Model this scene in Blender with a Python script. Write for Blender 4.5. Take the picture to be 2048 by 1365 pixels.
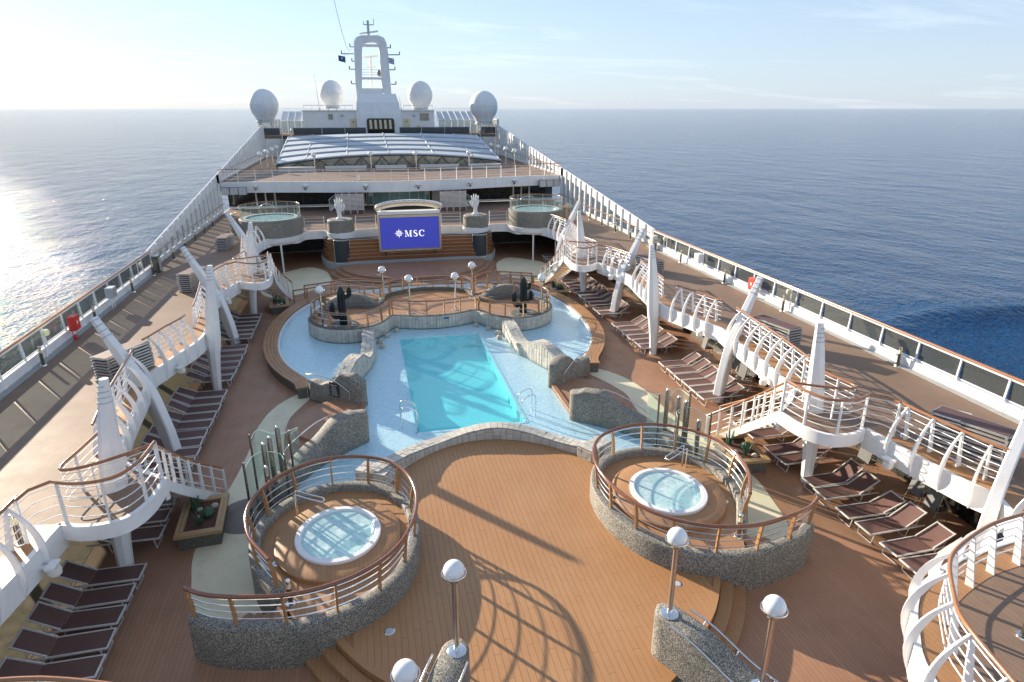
import bpy, bmesh, math, random
from mathutils import Vector, Matrix, Quaternion
R = math.radians
random.seed(7)
for o in list(bpy.data.objects): bpy.data.objects.remove(o)
scene = bpy.context.scene
COL = scene.collection

# ------------------------------------------------------------------ camera
CAM = Vector((-3.37, 0.0, 11.7)); FPX = 1290.0; PITCH = math.atan2(465.5, FPX)
YAW = math.atan2(309.0, math.hypot(FPX, 465.5))
cd = bpy.data.cameras.new('camera'); cam = bpy.data.objects.new('camera', cd); COL.objects.link(cam)
cd.sensor_width = 36.0; cd.lens = FPX/2048*36; cd.clip_start = .1; cd.clip_end = 200000
cam.location = CAM; cam.rotation_euler = (math.pi/2-PITCH, 0, -YAW)
scene.camera = cam
# ------------------------------------------------------------------ sky, sun, exposure
SUN_EL, SUN_AZ = R(15.3), R(36.8)           # azimuth to port of the bow
SD = Vector((-math.sin(SUN_AZ)*math.cos(SUN_EL), math.cos(SUN_AZ)*math.cos(SUN_EL), math.sin(SUN_EL)))
w = bpy.data.worlds.new('World'); scene.world = w; w.use_nodes = True
nt = w.node_tree; nt.nodes.clear()
N = nt.nodes.new; L = nt.links.new
out = N('ShaderNodeOutputWorld'); bg = N('ShaderNodeBackground'); sky = N('ShaderNodeTexSky')
sky.sky_type = 'NISHITA'; sky.sun_disc = False; sky.sun_elevation = SUN_EL; sky.sun_rotation = -SUN_AZ
sky.altitude = 40; sky.air_density = .85; sky.dust_density = 0.1; sky.ozone_density = 1.6
SKY_STRENGTH = 0.086
bg.inputs['Strength'].default_value = SKY_STRENGTH
tc = N('ShaderNodeTexCoord'); sep = N('ShaderNodeSeparateXYZ'); L(tc.outputs['Generated'], sep.inputs[0])
za = N('ShaderNodeMath'); za.operation = 'ADD'; za.inputs[1].default_value = .12; L(sep.outputs['Z'], za.inputs[0])
dv = N('ShaderNodeVectorMath'); dv.operation = 'DIVIDE'
cb = N('ShaderNodeCombineXYZ')
for i in range(3): L(za.outputs[0], cb.inputs[i])
L(tc.outputs['Generated'], dv.inputs[0]); L(cb.outputs[0], dv.inputs[1])
mp = N('ShaderNodeMapping'); mp.inputs['Scale'].default_value = (.55, 1.5, 1); mp.inputs['Location'].default_value = (3.3, 1.75, 0)
mp.inputs['Rotation'].default_value = (0, 0, R(20))
L(dv.outputs[0], mp.inputs[0])
n1 = N('ShaderNodeTexNoise'); n1.inputs['Scale'].default_value = 1.1; n1.inputs['Detail'].default_value = 9; n1.inputs['Roughness'].default_value = .62
n1.inputs['Distortion'].default_value = .5
L(mp.outputs[0], n1.inputs['Vector'])
cr = N('ShaderNodeValToRGB'); cr.color_ramp.elements[0].position = .54; cr.color_ramp.elements[1].position = .86
cr.color_ramp.elements[1].color = (.62, .62, .62, 1)
L(n1.outputs['Fac'], cr.inputs[0])
mx = N('ShaderNodeMix'); mx.data_type = 'RGBA'
cl = N('ShaderNodeMix'); cl.data_type = 'RGBA'; cl.blend_type = 'ADD'; cl.inputs[0].default_value = 1
hz1 = N('ShaderNodeMath'); hz1.operation = 'MULTIPLY'; hz1.inputs[1].default_value = -9.0; L(sep.outputs['Z'], hz1.inputs[0])
hz2 = N('ShaderNodeMath'); hz2.operation = 'EXPONENT'; L(hz1.outputs[0], hz2.inputs[0])
hz3 = N('ShaderNodeMath'); hz3.operation = 'MULTIPLY_ADD'; hz3.use_clamp = True; hz3.inputs[1].default_value = .36; hz3.inputs[2].default_value = .50; L(hz2.outputs[0], hz3.inputs[0])
veil = N('ShaderNodeMix'); veil.data_type = 'RGBA'; L(hz3.outputs[0], veil.inputs[0]); L(sky.outputs[0], veil.inputs[6]); veil.inputs[7].default_value = (2.4, 2.85, 3.7, 1)   # thin even haze veil
L(veil.outputs[2], cl.inputs[6]); cl.inputs[7].default_value = (1.9, 1.7, 1.4, 1)
L(cr.outputs[0], mx.inputs[0]); L(veil.outputs[2], mx.inputs[6]); L(cl.outputs[2], mx.inputs[7])
L(mx.outputs[2], bg.inputs['Color']); L(bg.outputs[0], out.inputs['Surface'])
sl = bpy.data.lights.new('sun', 'SUN'); sl.energy = 4.1; sl.angle = R(.5); sl.color = (1, .86, .68)
so = bpy.data.objects.new('sun', sl); COL.objects.link(so); so.rotation_euler = SD.to_track_quat('Z', 'Y').to_euler()
so.location = (-40, 40, 60)
vs = scene.view_settings; vs.view_transform = 'Standard'; vs.look = 'None'; vs.exposure = 1.42; vs.gamma = 1.0; vs.use_curve_mapping = False

# ------------------------------------------------------------------ materials
MATS = {}
def newmat(name):
    m = bpy.data.materials.new(name); m.use_nodes = True; n = m.node_tree; n.nodes.clear()
    o = n.nodes.new('ShaderNodeOutputMaterial'); b = n.nodes.new('ShaderNodeBsdfPrincipled'); n.links.new(b.outputs[0], o.inputs[0])
    MATS[name] = m
    return m, n, b, o
def nodes(n):
    def add(t, **kw):
        x = n.nodes.new(t)
        for k, v in kw.items():
            if k in x.inputs: x.inputs[k].default_value = v
            else: setattr(x, k, v)
        return x
    return add, n.links.new
def mixc(n, fac, a, b, mode='MIX'):
    add, lk = nodes(n); m = add('ShaderNodeMix', data_type='RGBA', blend_type=mode)
    for i, v in ((0, fac), (6, a), (7, b)):
        if hasattr(v, 'is_output') or hasattr(v, 'links'): lk(v, m.inputs[i])
        else: m.inputs[i].default_value = v if i == 0 else (*v, 1)[:4]
    return m.outputs[2]
def bump(n, b, h, strength=.3, dist=.02):
    add, lk = nodes(n); bp = add('ShaderNodeBump', Strength=strength, Distance=dist); lk(h, bp.inputs['Height']); lk(bp.outputs[0], b.inputs['Normal'])
    return bp
def coords(n, scale=(1, 1, 1), rot=(0, 0, 0), kind='Object'):
    add, lk = nodes(n); t = add('ShaderNodeTexCoord'); m = add('ShaderNodeMapping', Scale=scale, Rotation=rot); lk(t.outputs[kind], m.inputs[0]); return m.outputs[0]
def geo_coords(n, scale=(1, 1, 1), rot=(0, 0, 0)):
    add, lk = nodes(n); t = add('ShaderNodeNewGeometry'); m = add('ShaderNodeMapping', Scale=scale, Rotation=rot); lk(t.outputs['Position'], m.inputs[0]); return m.outputs[0]
def noise(n, v, scale, detail=4, rough=.55):
    add, lk = nodes(n); t = add('ShaderNodeTexNoise', Scale=scale, Detail=detail, Roughness=rough); lk(v, t.inputs['Vector']); return t.outputs['Fac']
def ramp(n, f, p0, p1, c0=(0, 0, 0), c1=(1, 1, 1)):
    add, lk = nodes(n); r = add('ShaderNodeValToRGB'); e = r.color_ramp.elements; e[0].position, e[1].position = p0, p1
    e[0].color, e[1].color = (*c0, 1), (*c1, 1); lk(f, r.inputs[0]); return r.outputs[0]
def plain(name, col, rough=.5, metal=0, var=.12, vs=3.0, bmp=0, spec=.5, coat=0, dirt=None):
    m, n, b, o = newmat(name); v = geo_coords(n)
    f = noise(n, v, vs, 5, .6)
    lo = tuple(c*(1-var) for c in col); hi = tuple(min(1, c*(1+var)) for c in col)
    c = mixc(n, ramp(n, f, .3, .7), lo, hi)
    if dirt:
        f2 = noise(n, geo_coords(n, (1, 1, .25)), 1.7, 8, .7); c = mixc(n, ramp(n, f2, .52, .8), c, dirt)
    add, lk = nodes(n); lk(c, b.inputs['Base Color']); b.inputs['Roughness'].default_value = rough; b.inputs['Metallic'].default_value = metal
    b.inputs['Specular IOR Level'].default_value = spec; b.inputs['Coat Weight'].default_value = coat
    fr = ramp(n, noise(n, v, vs*4, 6, .6), .25, .8, (rough*.8,)*3, (min(1, rough*1.25),)*3); lk(fr, b.inputs['Roughness'])
    if bmp: bump(n, b, noise(n, v, vs*8, 6), bmp, .01)
    return m
def planks(name, c1, c2, line, width=.12, length=2.4, rough=.5, ang=0, spec=.5, rv=.25):
    m, n, b, o = newmat(name); add, lk = nodes(n)
    v = geo_coords(n, (1, 1, 1), (0, 0, R(90)+ang))
    br = add('ShaderNodeTexBrick', **{'Scale': 1.0, 'Mortar Size': .006, 'Mortar Smooth': .2, 'Bias': 0.0, 'Brick Width': length, 'Row Height': width})
    br.offset = .37; br.inputs['Color1'].default_value = (*c1, 1); br.inputs['Color2'].default_value = (*c2, 1); br.inputs['Mortar'].default_value = (*line, 1)
    lk(v, br.inputs['Vector'])
    g = noise(n, geo_coords(n, (22, 1.4, 1)), 3, 6, .65); c = mixc(n, .35, br.outputs['Color'], ramp(n, g, .25, .8, tuple(x*.5 for x in c1), tuple(min(1, x*1.4) for x in c2)))
    st = noise(n, geo_coords(n), .55, 7, .65); c = mixc(n, ramp(n, st, .35, .75, (0, 0, 0), (.5, .5, .5)), c, tuple(x*.62 for x in c1))
    lk(c, b.inputs['Base Color']); lk(ramp(n, noise(n, geo_coords(n), 1.3, 6), .3, .75, (rough*(1-rv),)*3, (min(1, rough*(1+rv*1.2)),)*3), b.inputs['Roughness'])
    b.inputs['Specular IOR Level'].default_value = spec
    bump(n, b, br.outputs['Fac'], -.35, .01)
    return m
def woodmat(name, c1, c2, rough=.35, coat=.2):
    m, n, b, o = newmat(name); add, lk = nodes(n)
    g = noise(n, coords(n, (9, 9, 9)), 2.5, 6, .7); oi = add('ShaderNodeObjectInfo')
    c = mixc(n, ramp(n, g, .3, .75), c1, c2)
    c = mixc(n, ramp(n, oi.outputs['Random'], 0, 1, (0, 0, 0), (.35, .35, .35)), c, tuple(x*.6 for x in c1))
    lk(c, b.inputs['Base Color']); b.inputs['Roughness'].default_value = rough; b.inputs['Coat Weight'].default_value = coat
    return m
def pebble(name, dark=.06, light=.5, scale=34):
    m, n, b, o = newmat(name); add, lk = nodes(n); v = geo_coords(n)
    vo = add('ShaderNodeTexVoronoi', Scale=scale); lk(v, vo.inputs['Vector'])
    sp = add('ShaderNodeSeparateColor'); lk(vo.outputs['Color'], sp.inputs[0])
    c = ramp(n, sp.outputs[0], .25, 1.0, (dark, dark*.98, dark*.9), (light, light*.92, light*.75))
    e = ramp(n, vo.outputs['Distance'], .3, .75); c = mixc(n, e, c, (.07, .066, .055))
    c = mixc(n, ramp(n, noise(n, v, 1.2, 6), .4, .75, (0, 0, 0), (.45, .45, .45)), c, (.10, .095, .075))
    lk(c, b.inputs['Base Color']); b.inputs['Roughness'].default_value = .7
    bump(n, b, vo.outputs['Distance'], -.7, .016)
    return m
def stonemat(name):
    m, n, b, o = newmat(name); add, lk = nodes(n); v = geo_coords(n)
    oi = add('ShaderNodeObjectInfo')
    c = ramp(n, oi.outputs['Random'], 0, 1, (.44, .42, .37), (.66, .63, .55))
    c = mixc(n, ramp(n, noise(n, v, 9, 7, .7), .35, .7, (0, 0, 0), (.75, .75, .75)), c, (.40, .39, .35))
    c = mixc(n, ramp(n, noise(n, v, 2.3, 5, .6), .45, .8, (0, 0, 0), (.5, .5, .5)), c, (.66, .60, .48))
    lk(c, b.inputs['Base Color']); b.inputs['Roughness'].default_value = .75; bump(n, b, noise(n, v, 22, 7, .7), .6, .02)
    return m
def mosaic(name, c1, c2, c3, tile=.05):
    m, n, b, o = newmat(name); add, lk = nodes(n); v = geo_coords(n)
    br = add('ShaderNodeTexBrick', **{'Scale': 1.0, 'Mortar Size': .004, 'Brick Width': tile, 'Row Height': tile}); br.offset = 0
    lk(v, br.inputs['Vector']); br.inputs['Color1'].default_value = (*c1, 1); br.inputs['Color2'].default_value = (*c2, 1); br.inputs['Mortar'].default_value = (*c3, 1)
    wn = add('ShaderNodeTexWhiteNoise'); sn = add('ShaderNodeVectorMath', operation='SNAP'); sn.inputs[1].default_value = (tile, tile, tile); lk(v, sn.inputs[0]); lk(sn.outputs[0], wn.inputs['Vector'])
    c = mixc(n, ramp(n, wn.outputs['Value'], .55, 1, (0, 0, 0), (.8, .8, .8)), br.outputs['Color'], c3)
    c = mixc(n, ramp(n, noise(n, v, .6, 4), .35, .7, (0, 0, 0), (.3, .3, .3)), c, c2)
    lk(c, b.inputs['Base Color']); b.inputs['Roughness'].default_value = .35
    return m
def schlick(n, f0, normal=None):
    add, lk = nodes(n); lw = add('ShaderNodeLayerWeight', Blend=.5); p = add('ShaderNodeMath', operation='POWER'); p.inputs[1].default_value = 5.0
    m = add('ShaderNodeMath', operation='MULTIPLY_ADD'); m.inputs[1].default_value = 1-f0; m.inputs[2].default_value = f0
    if normal: lk(normal, lw.inputs['Normal'])
    lk(lw.outputs['Facing'], p.inputs[0]); lk(p.outputs[0], m.inputs[0]); return m.outputs[0]
def water(name, tint, scale=3.0, strength=.25, rough=.03, milk=None, foam=0):
    m, n, b, o = newmat(name); n.nodes.remove(b); add, lk = nodes(n)
    tr = add('ShaderNodeBsdfTransparent', Color=(*tint, 1)); gl = add('ShaderNodeBsdfGlossy', Roughness=rough); ms = add('ShaderNodeMixShader')
    v = geo_coords(n); bp = add('ShaderNodeBump', Strength=strength, Distance=.05)
    a = add('ShaderNodeMath', operation='ADD'); lk(noise(n, v, scale, 3, .5), a.inputs[0]); lk(noise(n, v, scale*3.1, 2, .5), a.inputs[1]); lk(a.outputs[0], bp.inputs['Height'])
    lk(bp.outputs[0], gl.inputs['Normal'])
    lk(schlick(n, .02, bp.outputs[0]), ms.inputs[0]); lk(gl.outputs[0], ms.inputs[2]); body = tr.outputs[0]
    if milk:                                # light scattered back by the water itself
        df = add('ShaderNodeBsdfDiffuse', Color=(*milk[:3], 1)); m1 = add('ShaderNodeMixShader'); m1.inputs[0].default_value = milk[3]; lk(body, m1.inputs[1]); lk(df.outputs[0], m1.inputs[2]); body = m1.outputs[0]
    if foam:
        df = add('ShaderNodeBsdfDiffuse', Color=(.92, .95, .95, 1)); m1 = add('ShaderNodeMixShader'); fo = noise(n, v, 4.0, 9, .72); lk(ramp(n, fo, .48, .78, (0, 0, 0), (foam,)*3), m1.inputs[0]); lk(body, m1.inputs[1]); lk(df.outputs[0], m1.inputs[2]); body = m1.outputs[0]
    lk(body, ms.inputs[1]); lk(ms.outputs[0], o.inputs[0])
    return m
def glass(name, tint, gloss=1.0, rough=.02, ior=1.5, diff=None):
    m, n, b, o = newmat(name); n.nodes.remove(b); add, lk = nodes(n)
    tr = add('ShaderNodeBsdfTransparent', Color=(*tint, 1)); gl = add('ShaderNodeBsdfGlossy', Roughness=rough); ms = add('ShaderNodeMixShader')
    lk(schlick(n, .04), ms.inputs[0]); lk(tr.outputs[0], ms.inputs[1]); lk(gl.outputs[0], ms.inputs[2])
    if diff:
        df = add('ShaderNodeBsdfDiffuse', Color=(*diff[:3], 1)); m2 = add('ShaderNodeMixShader'); m2.inputs[0].default_value = diff[3]
        lk(ms.outputs[0], m2.inputs[1]); lk(df.outputs[0], m2.inputs[2]); lk(m2.outputs[0], o.inputs[0])
    else: lk(ms.outputs[0], o.inputs[0])
    return m
def emis(name, col, s):
    m, n, b, o = newmat(name); b.inputs['Base Color'].default_value = (*[c*.3 for c in col], 1); b.inputs['Emission Color'].default_value = (*col, 1); b.inputs['Emission Strength'].default_value = s
    b.inputs['Roughness'].default_value = .4
    return m

plain('white', (.80, .80, .79), .38, var=.05, vs=1.2, dirt=(.68, .66, .60))
plain('white_gloss', (.82, .82, .82), .18, var=.03, coat=.4)
plain('offwhite', (.72, .70, .64), .5, var=.06)
plain('cream', (.74, .67, .47), .6, var=.06, vs=.9, bmp=.05, dirt=(.58, .53, .38))
plain('cream_fabric', (.72, .62, .42), .8, var=.06)
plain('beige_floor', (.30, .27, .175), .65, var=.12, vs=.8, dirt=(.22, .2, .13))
planks('deck', (.37, .195, .112), (.43, .235, .138), (.17, .088, .052), .115, 2.6, .52)
planks('deck_upper', (.262, .178, .126), (.295, .203, .146), (.17, .11, .08), .12, 2.6, .62, spec=.2, rv=.07)
planks('deck_orange', (.41, .212, .092), (.46, .245, .108), (.22, .11, .05), .11, 2.4, .5)
planks('deck_grey', (.20, .165, .13), (.25, .205, .165), (.05, .04, .03), .07, 4, .6, R(25))
m, n, b, o = newmat('plank_wood'); add, lk = nodes(n)
oi = add('ShaderNodeObjectInfo'); g = noise(n, geo_coords(n, (22, 1.2, 1)), 3, 6, .65)
c = mixc(n, ramp(n, g, .25, .8), (.38, .19, .078), (.48, .25, .11))
c = mixc(n, ramp(n, oi.outputs['Random'], 0, 1, (0, 0, 0), (.25, .25, .25)), c, (.34, .168, .07))
c = mixc(n, ramp(n, noise(n, geo_coords(n), .5, 7, .62), .42, .8, (0, 0, 0), (.5, .5, .5)), c, (.50, .30, .15))
lk(c, b.inputs['Base Color']); b.inputs['Roughness'].default_value = .5
woodmat('rail_wood', (.30, .115, .042), (.42, .19, .07), .22, .6)
woodmat('rail_dark', (.17, .055, .024), (.27, .10, .04), .2, .7)
woodmat('post_wood', (.36, .19, .08), (.50, .29, .13), .4, .2)
woodmat('planter_wood', (.40, .25, .12), (.55, .37, .19), .55, 0)
woodmat('wall_wood', (.20, .065, .022), (.36, .13, .045), .3, .5)
plain('steel', (.75, .75, .74), .18, 1, var=.05)
plain('steel_dark', (.20, .19, .17), .25, .9, var=.1)
plain('alu_shaded', (.42, .42, .41), .4, .3, var=.1)  # alu darkened, backlit shade painted into the stacked lounger frames
plain('olive_glass', (.27, .25, .185), .15, var=.45, vs=1.6, coat=.6)
plain('gold_metal', (.52, .46, .34), .35, .9, var=.08)
plain('alu', (.74, .74, .72), .32, .25, var=.05)
plain('black', (.018, .018, .02), .45, var=.2)
plain('dark_grey', (.055, .058, .062), .5, var=.15)
plain('grey_sling', (.17, .175, .175), .8, var=.1, vs=6)
plain('slate', (.03, .042, .05), .4, var=.15)
plain('bronze', (.020, .032, .038), .33, .55, var=.3, vs=8)
plain('red', (.62, .03, .02), .35, var=.08)
plain('yellow', (.7, .5, .05), .5)
plain('soil', (.10, .045, .03), .9, var=.35, vs=14, bmp=.8)
plain('cactus', (.05, .12, .06), .6, var=.3, vs=10)
plain('rock', (.48, .43, .36), .8, var=.3, vs=9, bmp=.4)
plain('marble', (.72, .71, .68), .45, var=.1, vs=5)
plain('flag_blue', (.04, .10, .25), .8)
plain('concrete', (.34, .35, .34), .7, var=.12, vs=5, bmp=.1)
plain('globe', (.84, .84, .82), .16, var=.02, coat=.5)
plain('lamp_glow', (.72, .66, .42), .35)
plain('hull_white', (.72, .73, .74), .4, var=.05, vs=.2)
plain('tub', (.80, .80, .79), .25, var=.03, vs=6)
plain('roof_panel', (.50, .555, .60), .7, var=.09, vs=.7, spec=.12, dirt=(.42, .46, .5))
plain('bulb_grey', (.5, .52, .53), .4)
m, n, b, o = newmat('sling'); add, lk = nodes(n)
oi = add('ShaderNodeObjectInfo'); g = noise(n, coords(n), 2.2, 5, .6)
c = mixc(n, ramp(n, g, .3, .7), (.135, .070, .060), (.165, .088, .075)); c = mixc(n, ramp(n, oi.outputs['Random'], 0, 1, (0, 0, 0), (.4, .4, .4)), c, (.10, .053, .05))
lk(c, b.inputs['Base Color']); b.inputs['Roughness'].default_value = .62
wv = add('ShaderNodeTexWave', Scale=90.0); lk(coords(n), wv.inputs['Vector']); bump(n, b, wv.outputs['Fac'], .12, .004)
pebble('pebble', .22, .66, 46); pebble('pebble_dark', .085, .32, 56)
stonemat('stone'); plain('grout', (.24, .235, .22), .9, var=.2, vs=8)
mosaic('mosaic', (.78, .88, .90), (.66, .82, .88), (.40, .66, .82), .085)
mosaic('mosaic_deep', (.20, .80, .84), (.16, .74, .80), (.13, .68, .76), .08)
water('pool_water', (.90, .98, .99), 4.2, .4); water('deep_water', (.80, .97, .98), 2.6, .45, milk=(.30, .74, .78, .14)); water('jac_water', (.84, .97, .97), 8.0, .7, milk=(.66, .90, .89, .5), foam=.85)
plain('tub_tile', (.66, .88, .88), .3, var=.08, vs=9)
glass('clear_glass', (.74, .84, .80)); glass('green_glass', (.86, .93, .90), diff=(.68, .76, .72, .08)); glass('tint_glass', (.50, .53, .52), diff=(.20, .21, .19, .20))
glass('dark_glass', (.30, .31, .32), diff=(.14, .155, .17, .45)); glass('grey_glass', (.42, .42, .40))
plain('glass_edge', (.50, .68, .58), .2, var=.05)
plain('teal_panel', (.22, .42, .40), .25, var=.12, vs=1.5, coat=.5)
m, n, b, o = newmat('window_dark'); add, lk = nodes(n)
g = noise(n, geo_coords(n, (1, 1, 1.6)), 1.1, 5, .7); lk(ramp(n, g, .42, .72, (.010, .012, .012), (.05, .055, .045)), b.inputs['Base Color']); b.inputs['Roughness'].default_value = .08
m, n, b, o = newmat('sea'); add, lk = nodes(n)
v = geo_coords(n); b.inputs['Base Color'].default_value = (.003, .050, .140, 1); b.inputs['IOR'].default_value = 1.33; b.inputs['Specular IOR Level'].default_value = .17; b.inputs['Roughness'].default_value = .055
h = add('ShaderNodeMath', operation='ADD'); h2 = add('ShaderNodeMath', operation='ADD'); k1 = add('ShaderNodeMath', operation='MULTIPLY'); k1.inputs[1].default_value = 3.2; k2 = add('ShaderNodeMath', operation='MULTIPLY'); k2.inputs[1].default_value = .55
lk(noise(n, geo_coords(n, (1, .55, 1), (0, 0, R(25))), .05, 3, .5), k1.inputs[0]); lk(noise(n, geo_coords(n, (1, .6, 1), (0, 0, R(10))), .28, 4, .6), h.inputs[0]); lk(k1.outputs[0], h.inputs[1])
lk(noise(n, geo_coords(n, (1, .7, 1), (0, 0, R(-20))), 1.1, 3, .6), k2.inputs[0]); lk(h.outputs[0], h2.inputs[0]); lk(k2.outputs[0], h2.inputs[1])
bp = bump(n, b, h2.outputs[0], .85, 1.25)
# ------------------------------------------------------------------ helpers
LOC = {}
ORD = 'first second third fourth fifth sixth seventh eighth ninth tenth eleventh twelfth'.split()
def V(*a): return Vector(a)
def lerp(a, b, t): return a+(b-a)*t
def cr_spline(pts, n=6, closed=False):
    P = [Vector(p) for p in pts]; out = []; m = len(P)
    rng = range(m) if closed else range(m-1)
    for i in rng:
        p1, p2 = P[i], P[(i+1) % m]
        p0 = P[(i-1) % m] if closed or i > 0 else p1*2-p2
        p3 = P[(i+2) % m] if closed or i+2 < m else p2*2-p1
        for k in range(n):
            t = k/n
            out.append(.5*((2*p1)+(p2-p0)*t+(2*p0-5*p1+4*p2-p3)*t*t+(3*p1-p0-3*p2+p3)*t**3))
    if not closed: out.append(P[-1].copy())
    return out
def resample(pts, step, closed=False):
    P = [Vector(p) for p in pts]
    if closed: P = P+[P[0]]
    d = [0]
    for a, b in zip(P, P[1:]): d.append(d[-1]+(b-a).length)
    n = max(1, round(d[-1]/step)); out = []; j = 0
    for i in range(n+(0 if closed else 1)):
        t = d[-1]*i/n
        while j < len(P)-2 and d[j+1] < t: j += 1
        out.append(P[j].lerp(P[j+1], (t-d[j])/max(1e-9, d[j+1]-d[j])))
    return out
def tang(P, i, closed=False):
    m = len(P)
    a = P[(i-1) % m] if closed or i > 0 else P[i]; b = P[(i+1) % m] if closed or i < m-1 else P[i]
    t = Vector(((b-a).x, (b-a).y, 0)); return t.normalized() if t.length > 1e-9 else Vector((1, 0, 0))
def offs(P, d, closed=False):      # + = left of travel
    P = [Vector(p) for p in P]; out = []
    for i, p in enumerate(P):
        t = tang(P, i, closed); q = p.copy(); q.x -= t.y*d; q.y += t.x*d; out.append(q)
    return out
def plen(P): return sum((b-a).length for a, b in zip(P, P[1:]))
def inpoly(x, y, P):
    c = False; j = len(P)-1
    for i in range(len(P)):
        xi, yi, xj, yj = P[i][0], P[i][1], P[j][0], P[j][1]
        if (yi > y) != (yj > y) and x < (xj-xi)*(y-yi)/(yj-yi)+xi: c = not c
        j = i
    return c
def mir(P, s): return [Vector((s*p[0], *p[1:])) for p in P]
class MB:
    def __init__(s): s.v = []; s.f = []
    def add(s, vs, fs):
        k = len(s.v); s.v += [tuple(v) for v in vs]; s.f += [tuple(i+k for i in f) for f in fs]; return s
    def box(s, c, d, rz=0, M=None):
        x, y, z = (q/2 for q in d); vs = [(sx*x, sy*y, sz*z) for sz in (-1, 1) for sx, sy in ((-1, -1), (1, -1), (1, 1), (-1, 1))]
        if M is None: M = Matrix.Rotation(rz, 3, 'Z')
        vs = [M @ Vector(v)+Vector(c) for v in vs]
        return s.add(vs, [(3, 2, 1, 0), (4, 5, 6, 7), (0, 1, 5, 4), (1, 2, 6, 5), (2, 3, 7, 6), (3, 0, 4, 7)])
    def beam(s, a, b, w, h, up=(0, 0, 1)):
        a, b = Vector(a), Vector(b); t = (b-a).normalized(); u = Vector(up); sd = t.cross(u)
        if sd.length < 1e-4: sd = t.cross(Vector((1, 0, 0)))
        sd.normalize(); u = sd.cross(t)
        vs = [p+sd*i*w/2+u*j*h/2 for p in (a, b) for i, j in ((-1, -1), (1, -1), (1, 1), (-1, 1))]
        return s.add(vs, [(0, 1, 2, 3), (7, 6, 5, 4), (0, 4, 5, 1), (1, 5, 6, 2), (2, 6, 7, 3), (3, 7, 4, 0)])
    def tube(s, P, r, n=6, closed=False, caps=True):
        P = [Vector(p) for p in P]; m = len(P); rr = r if isinstance(r, (list, tuple)) else [r]*m; k = len(s.v)
        T = []
        for i in range(m):
            a = P[(i-1) % m] if closed or i > 0 else P[i]; b = P[(i+1) % m] if closed or i < m-1 else P[i]
            t = b-a; T.append(t.normalized() if t.length > 1e-9 else Vector((0, 0, 1)))
        u = T[0].orthogonal().normalized()
        for i in range(m):
            u = (u-T[i]*u.dot(T[i]))
            u = u.normalized() if u.length > 1e-6 else T[i].orthogonal().normalized()
            w_ = T[i].cross(u)
            for j in range(n):
                a = 2*math.pi*j/n; s.v.append(tuple(P[i]+(u*math.cos(a)+w_*math.sin(a))*rr[i]))
        for i in range(m if closed else m-1):
            i2 = (i+1) % m
            for j in range(n): s.f.append((k+i*n+j, k+i*n+(j+1) % n, k+i2*n+(j+1) % n, k+i2*n+j))
        if caps and not closed: s.f.append(tuple(k+j for j in reversed(range(n)))); s.f.append(tuple(k+(m-1)*n+j for j in range(n)))
        return s
    def loft(s, secs, closed=False, caps=True, loop=True):
        k = len(s.v); n = len(secs[0]); m = len(secs)
        for c in secs: s.v += [tuple(p) for p in c]
        for i in range(m if closed else m-1):
            i2 = (i+1) % m
            for j in range(n if loop else n-1): s.f.append((k+i*n+j, k+i*n+(j+1) % n, k+i2*n+(j+1) % n, k+i2*n+j))
        if caps and not closed and loop: s.f.append(tuple(k+j for j in reversed(range(n)))); s.f.append(tuple(k+(m-1)*n+j for j in range(n)))
        return s
    def lathe(s, prof, c=(0, 0, 0), n=16, sx=1, sy=1):
        c = Vector(c); secs = []
        for i in range(n):
            a = 2*math.pi*i/n; secs.append([c+Vector((r*math.cos(a)*sx, r*math.sin(a)*sy, z)) for r, z in prof])
        return s.loft(secs, closed=True, loop=False)
    def sphere(s, c, r, n=12, m=8, sz=1):
        return s.lathe([(max(1e-4, r*math.sin(math.pi*i/m)), -r*sz*math.cos(math.pi*i/m)) for i in range(m+1)], c, n)
    def prism(s, P, z0, z1):
        n = len(P); k = len(s.v); s.v += [(p[0], p[1], z0) for p in P]+[(p[0], p[1], z1) for p in P]
        a = sum(P[i][0]*P[(i+1) % n][1]-P[(i+1) % n][0]*P[i][1] for i in range(n))
        f = [tuple(range(n, 2*n)), tuple(reversed(range(n)))]+[(i, (i+1) % n, n+(i+1) % n, n+i) for i in range(n)]
        if a < 0: f = [tuple(reversed(q)) for q in f]
        s.f += [tuple(i+k for i in q) for q in f]; return s
    def strip(s, A, B):             # quad strip between two polylines
        k = len(s.v); n = len(A); s.v += [tuple(p) for p in A]+[tuple(p) for p in B]
        s.f += [(k+i, k+i+1, k+n+i+1, k+n+i) for i in range(n-1)]; return s
    def build(s, name, mat, parent=None, smooth=0):
        off = LOC.get(parent, Vector((0, 0, 0)))
        me = bpy.data.meshes.new(name); me.from_pydata([(v[0]-off.x, v[1]-off.y, v[2]-off.z) for v in s.v], [], s.f); me.validate()
        me.materials.append(MATS[mat])
        if smooth:
            me.polygons.foreach_set('use_smooth', [True]*len(me.polygons)); me.set_sharp_from_angle(angle=R(smooth))
        o = bpy.data.objects.new(name, me); COL.objects.link(o)
        if parent is not None: o.parent = parent; LOC[o] = off
        return o
def recalc(o):
    bm = bmesh.new(); bm.from_mesh(o.data); bmesh.ops.recalc_face_normals(bm, faces=bm.faces); bm.to_mesh(o.data); bm.free(); return o
def tag(o, label=None, cat=None, group=None, kind=None):
    if label: o['label'] = label
    if cat: o['category'] = cat
    if group: o['group'] = group
    if kind: o['kind'] = kind
    return o
def thing(name, label, cat, loc=(0, 0, 0), group=None):
    o = bpy.data.objects.new(name, None); COL.objects.link(o); o.location = loc; LOC[o] = Vector(loc); o.empty_display_size = .2
    return tag(o, label, cat, group)
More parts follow.
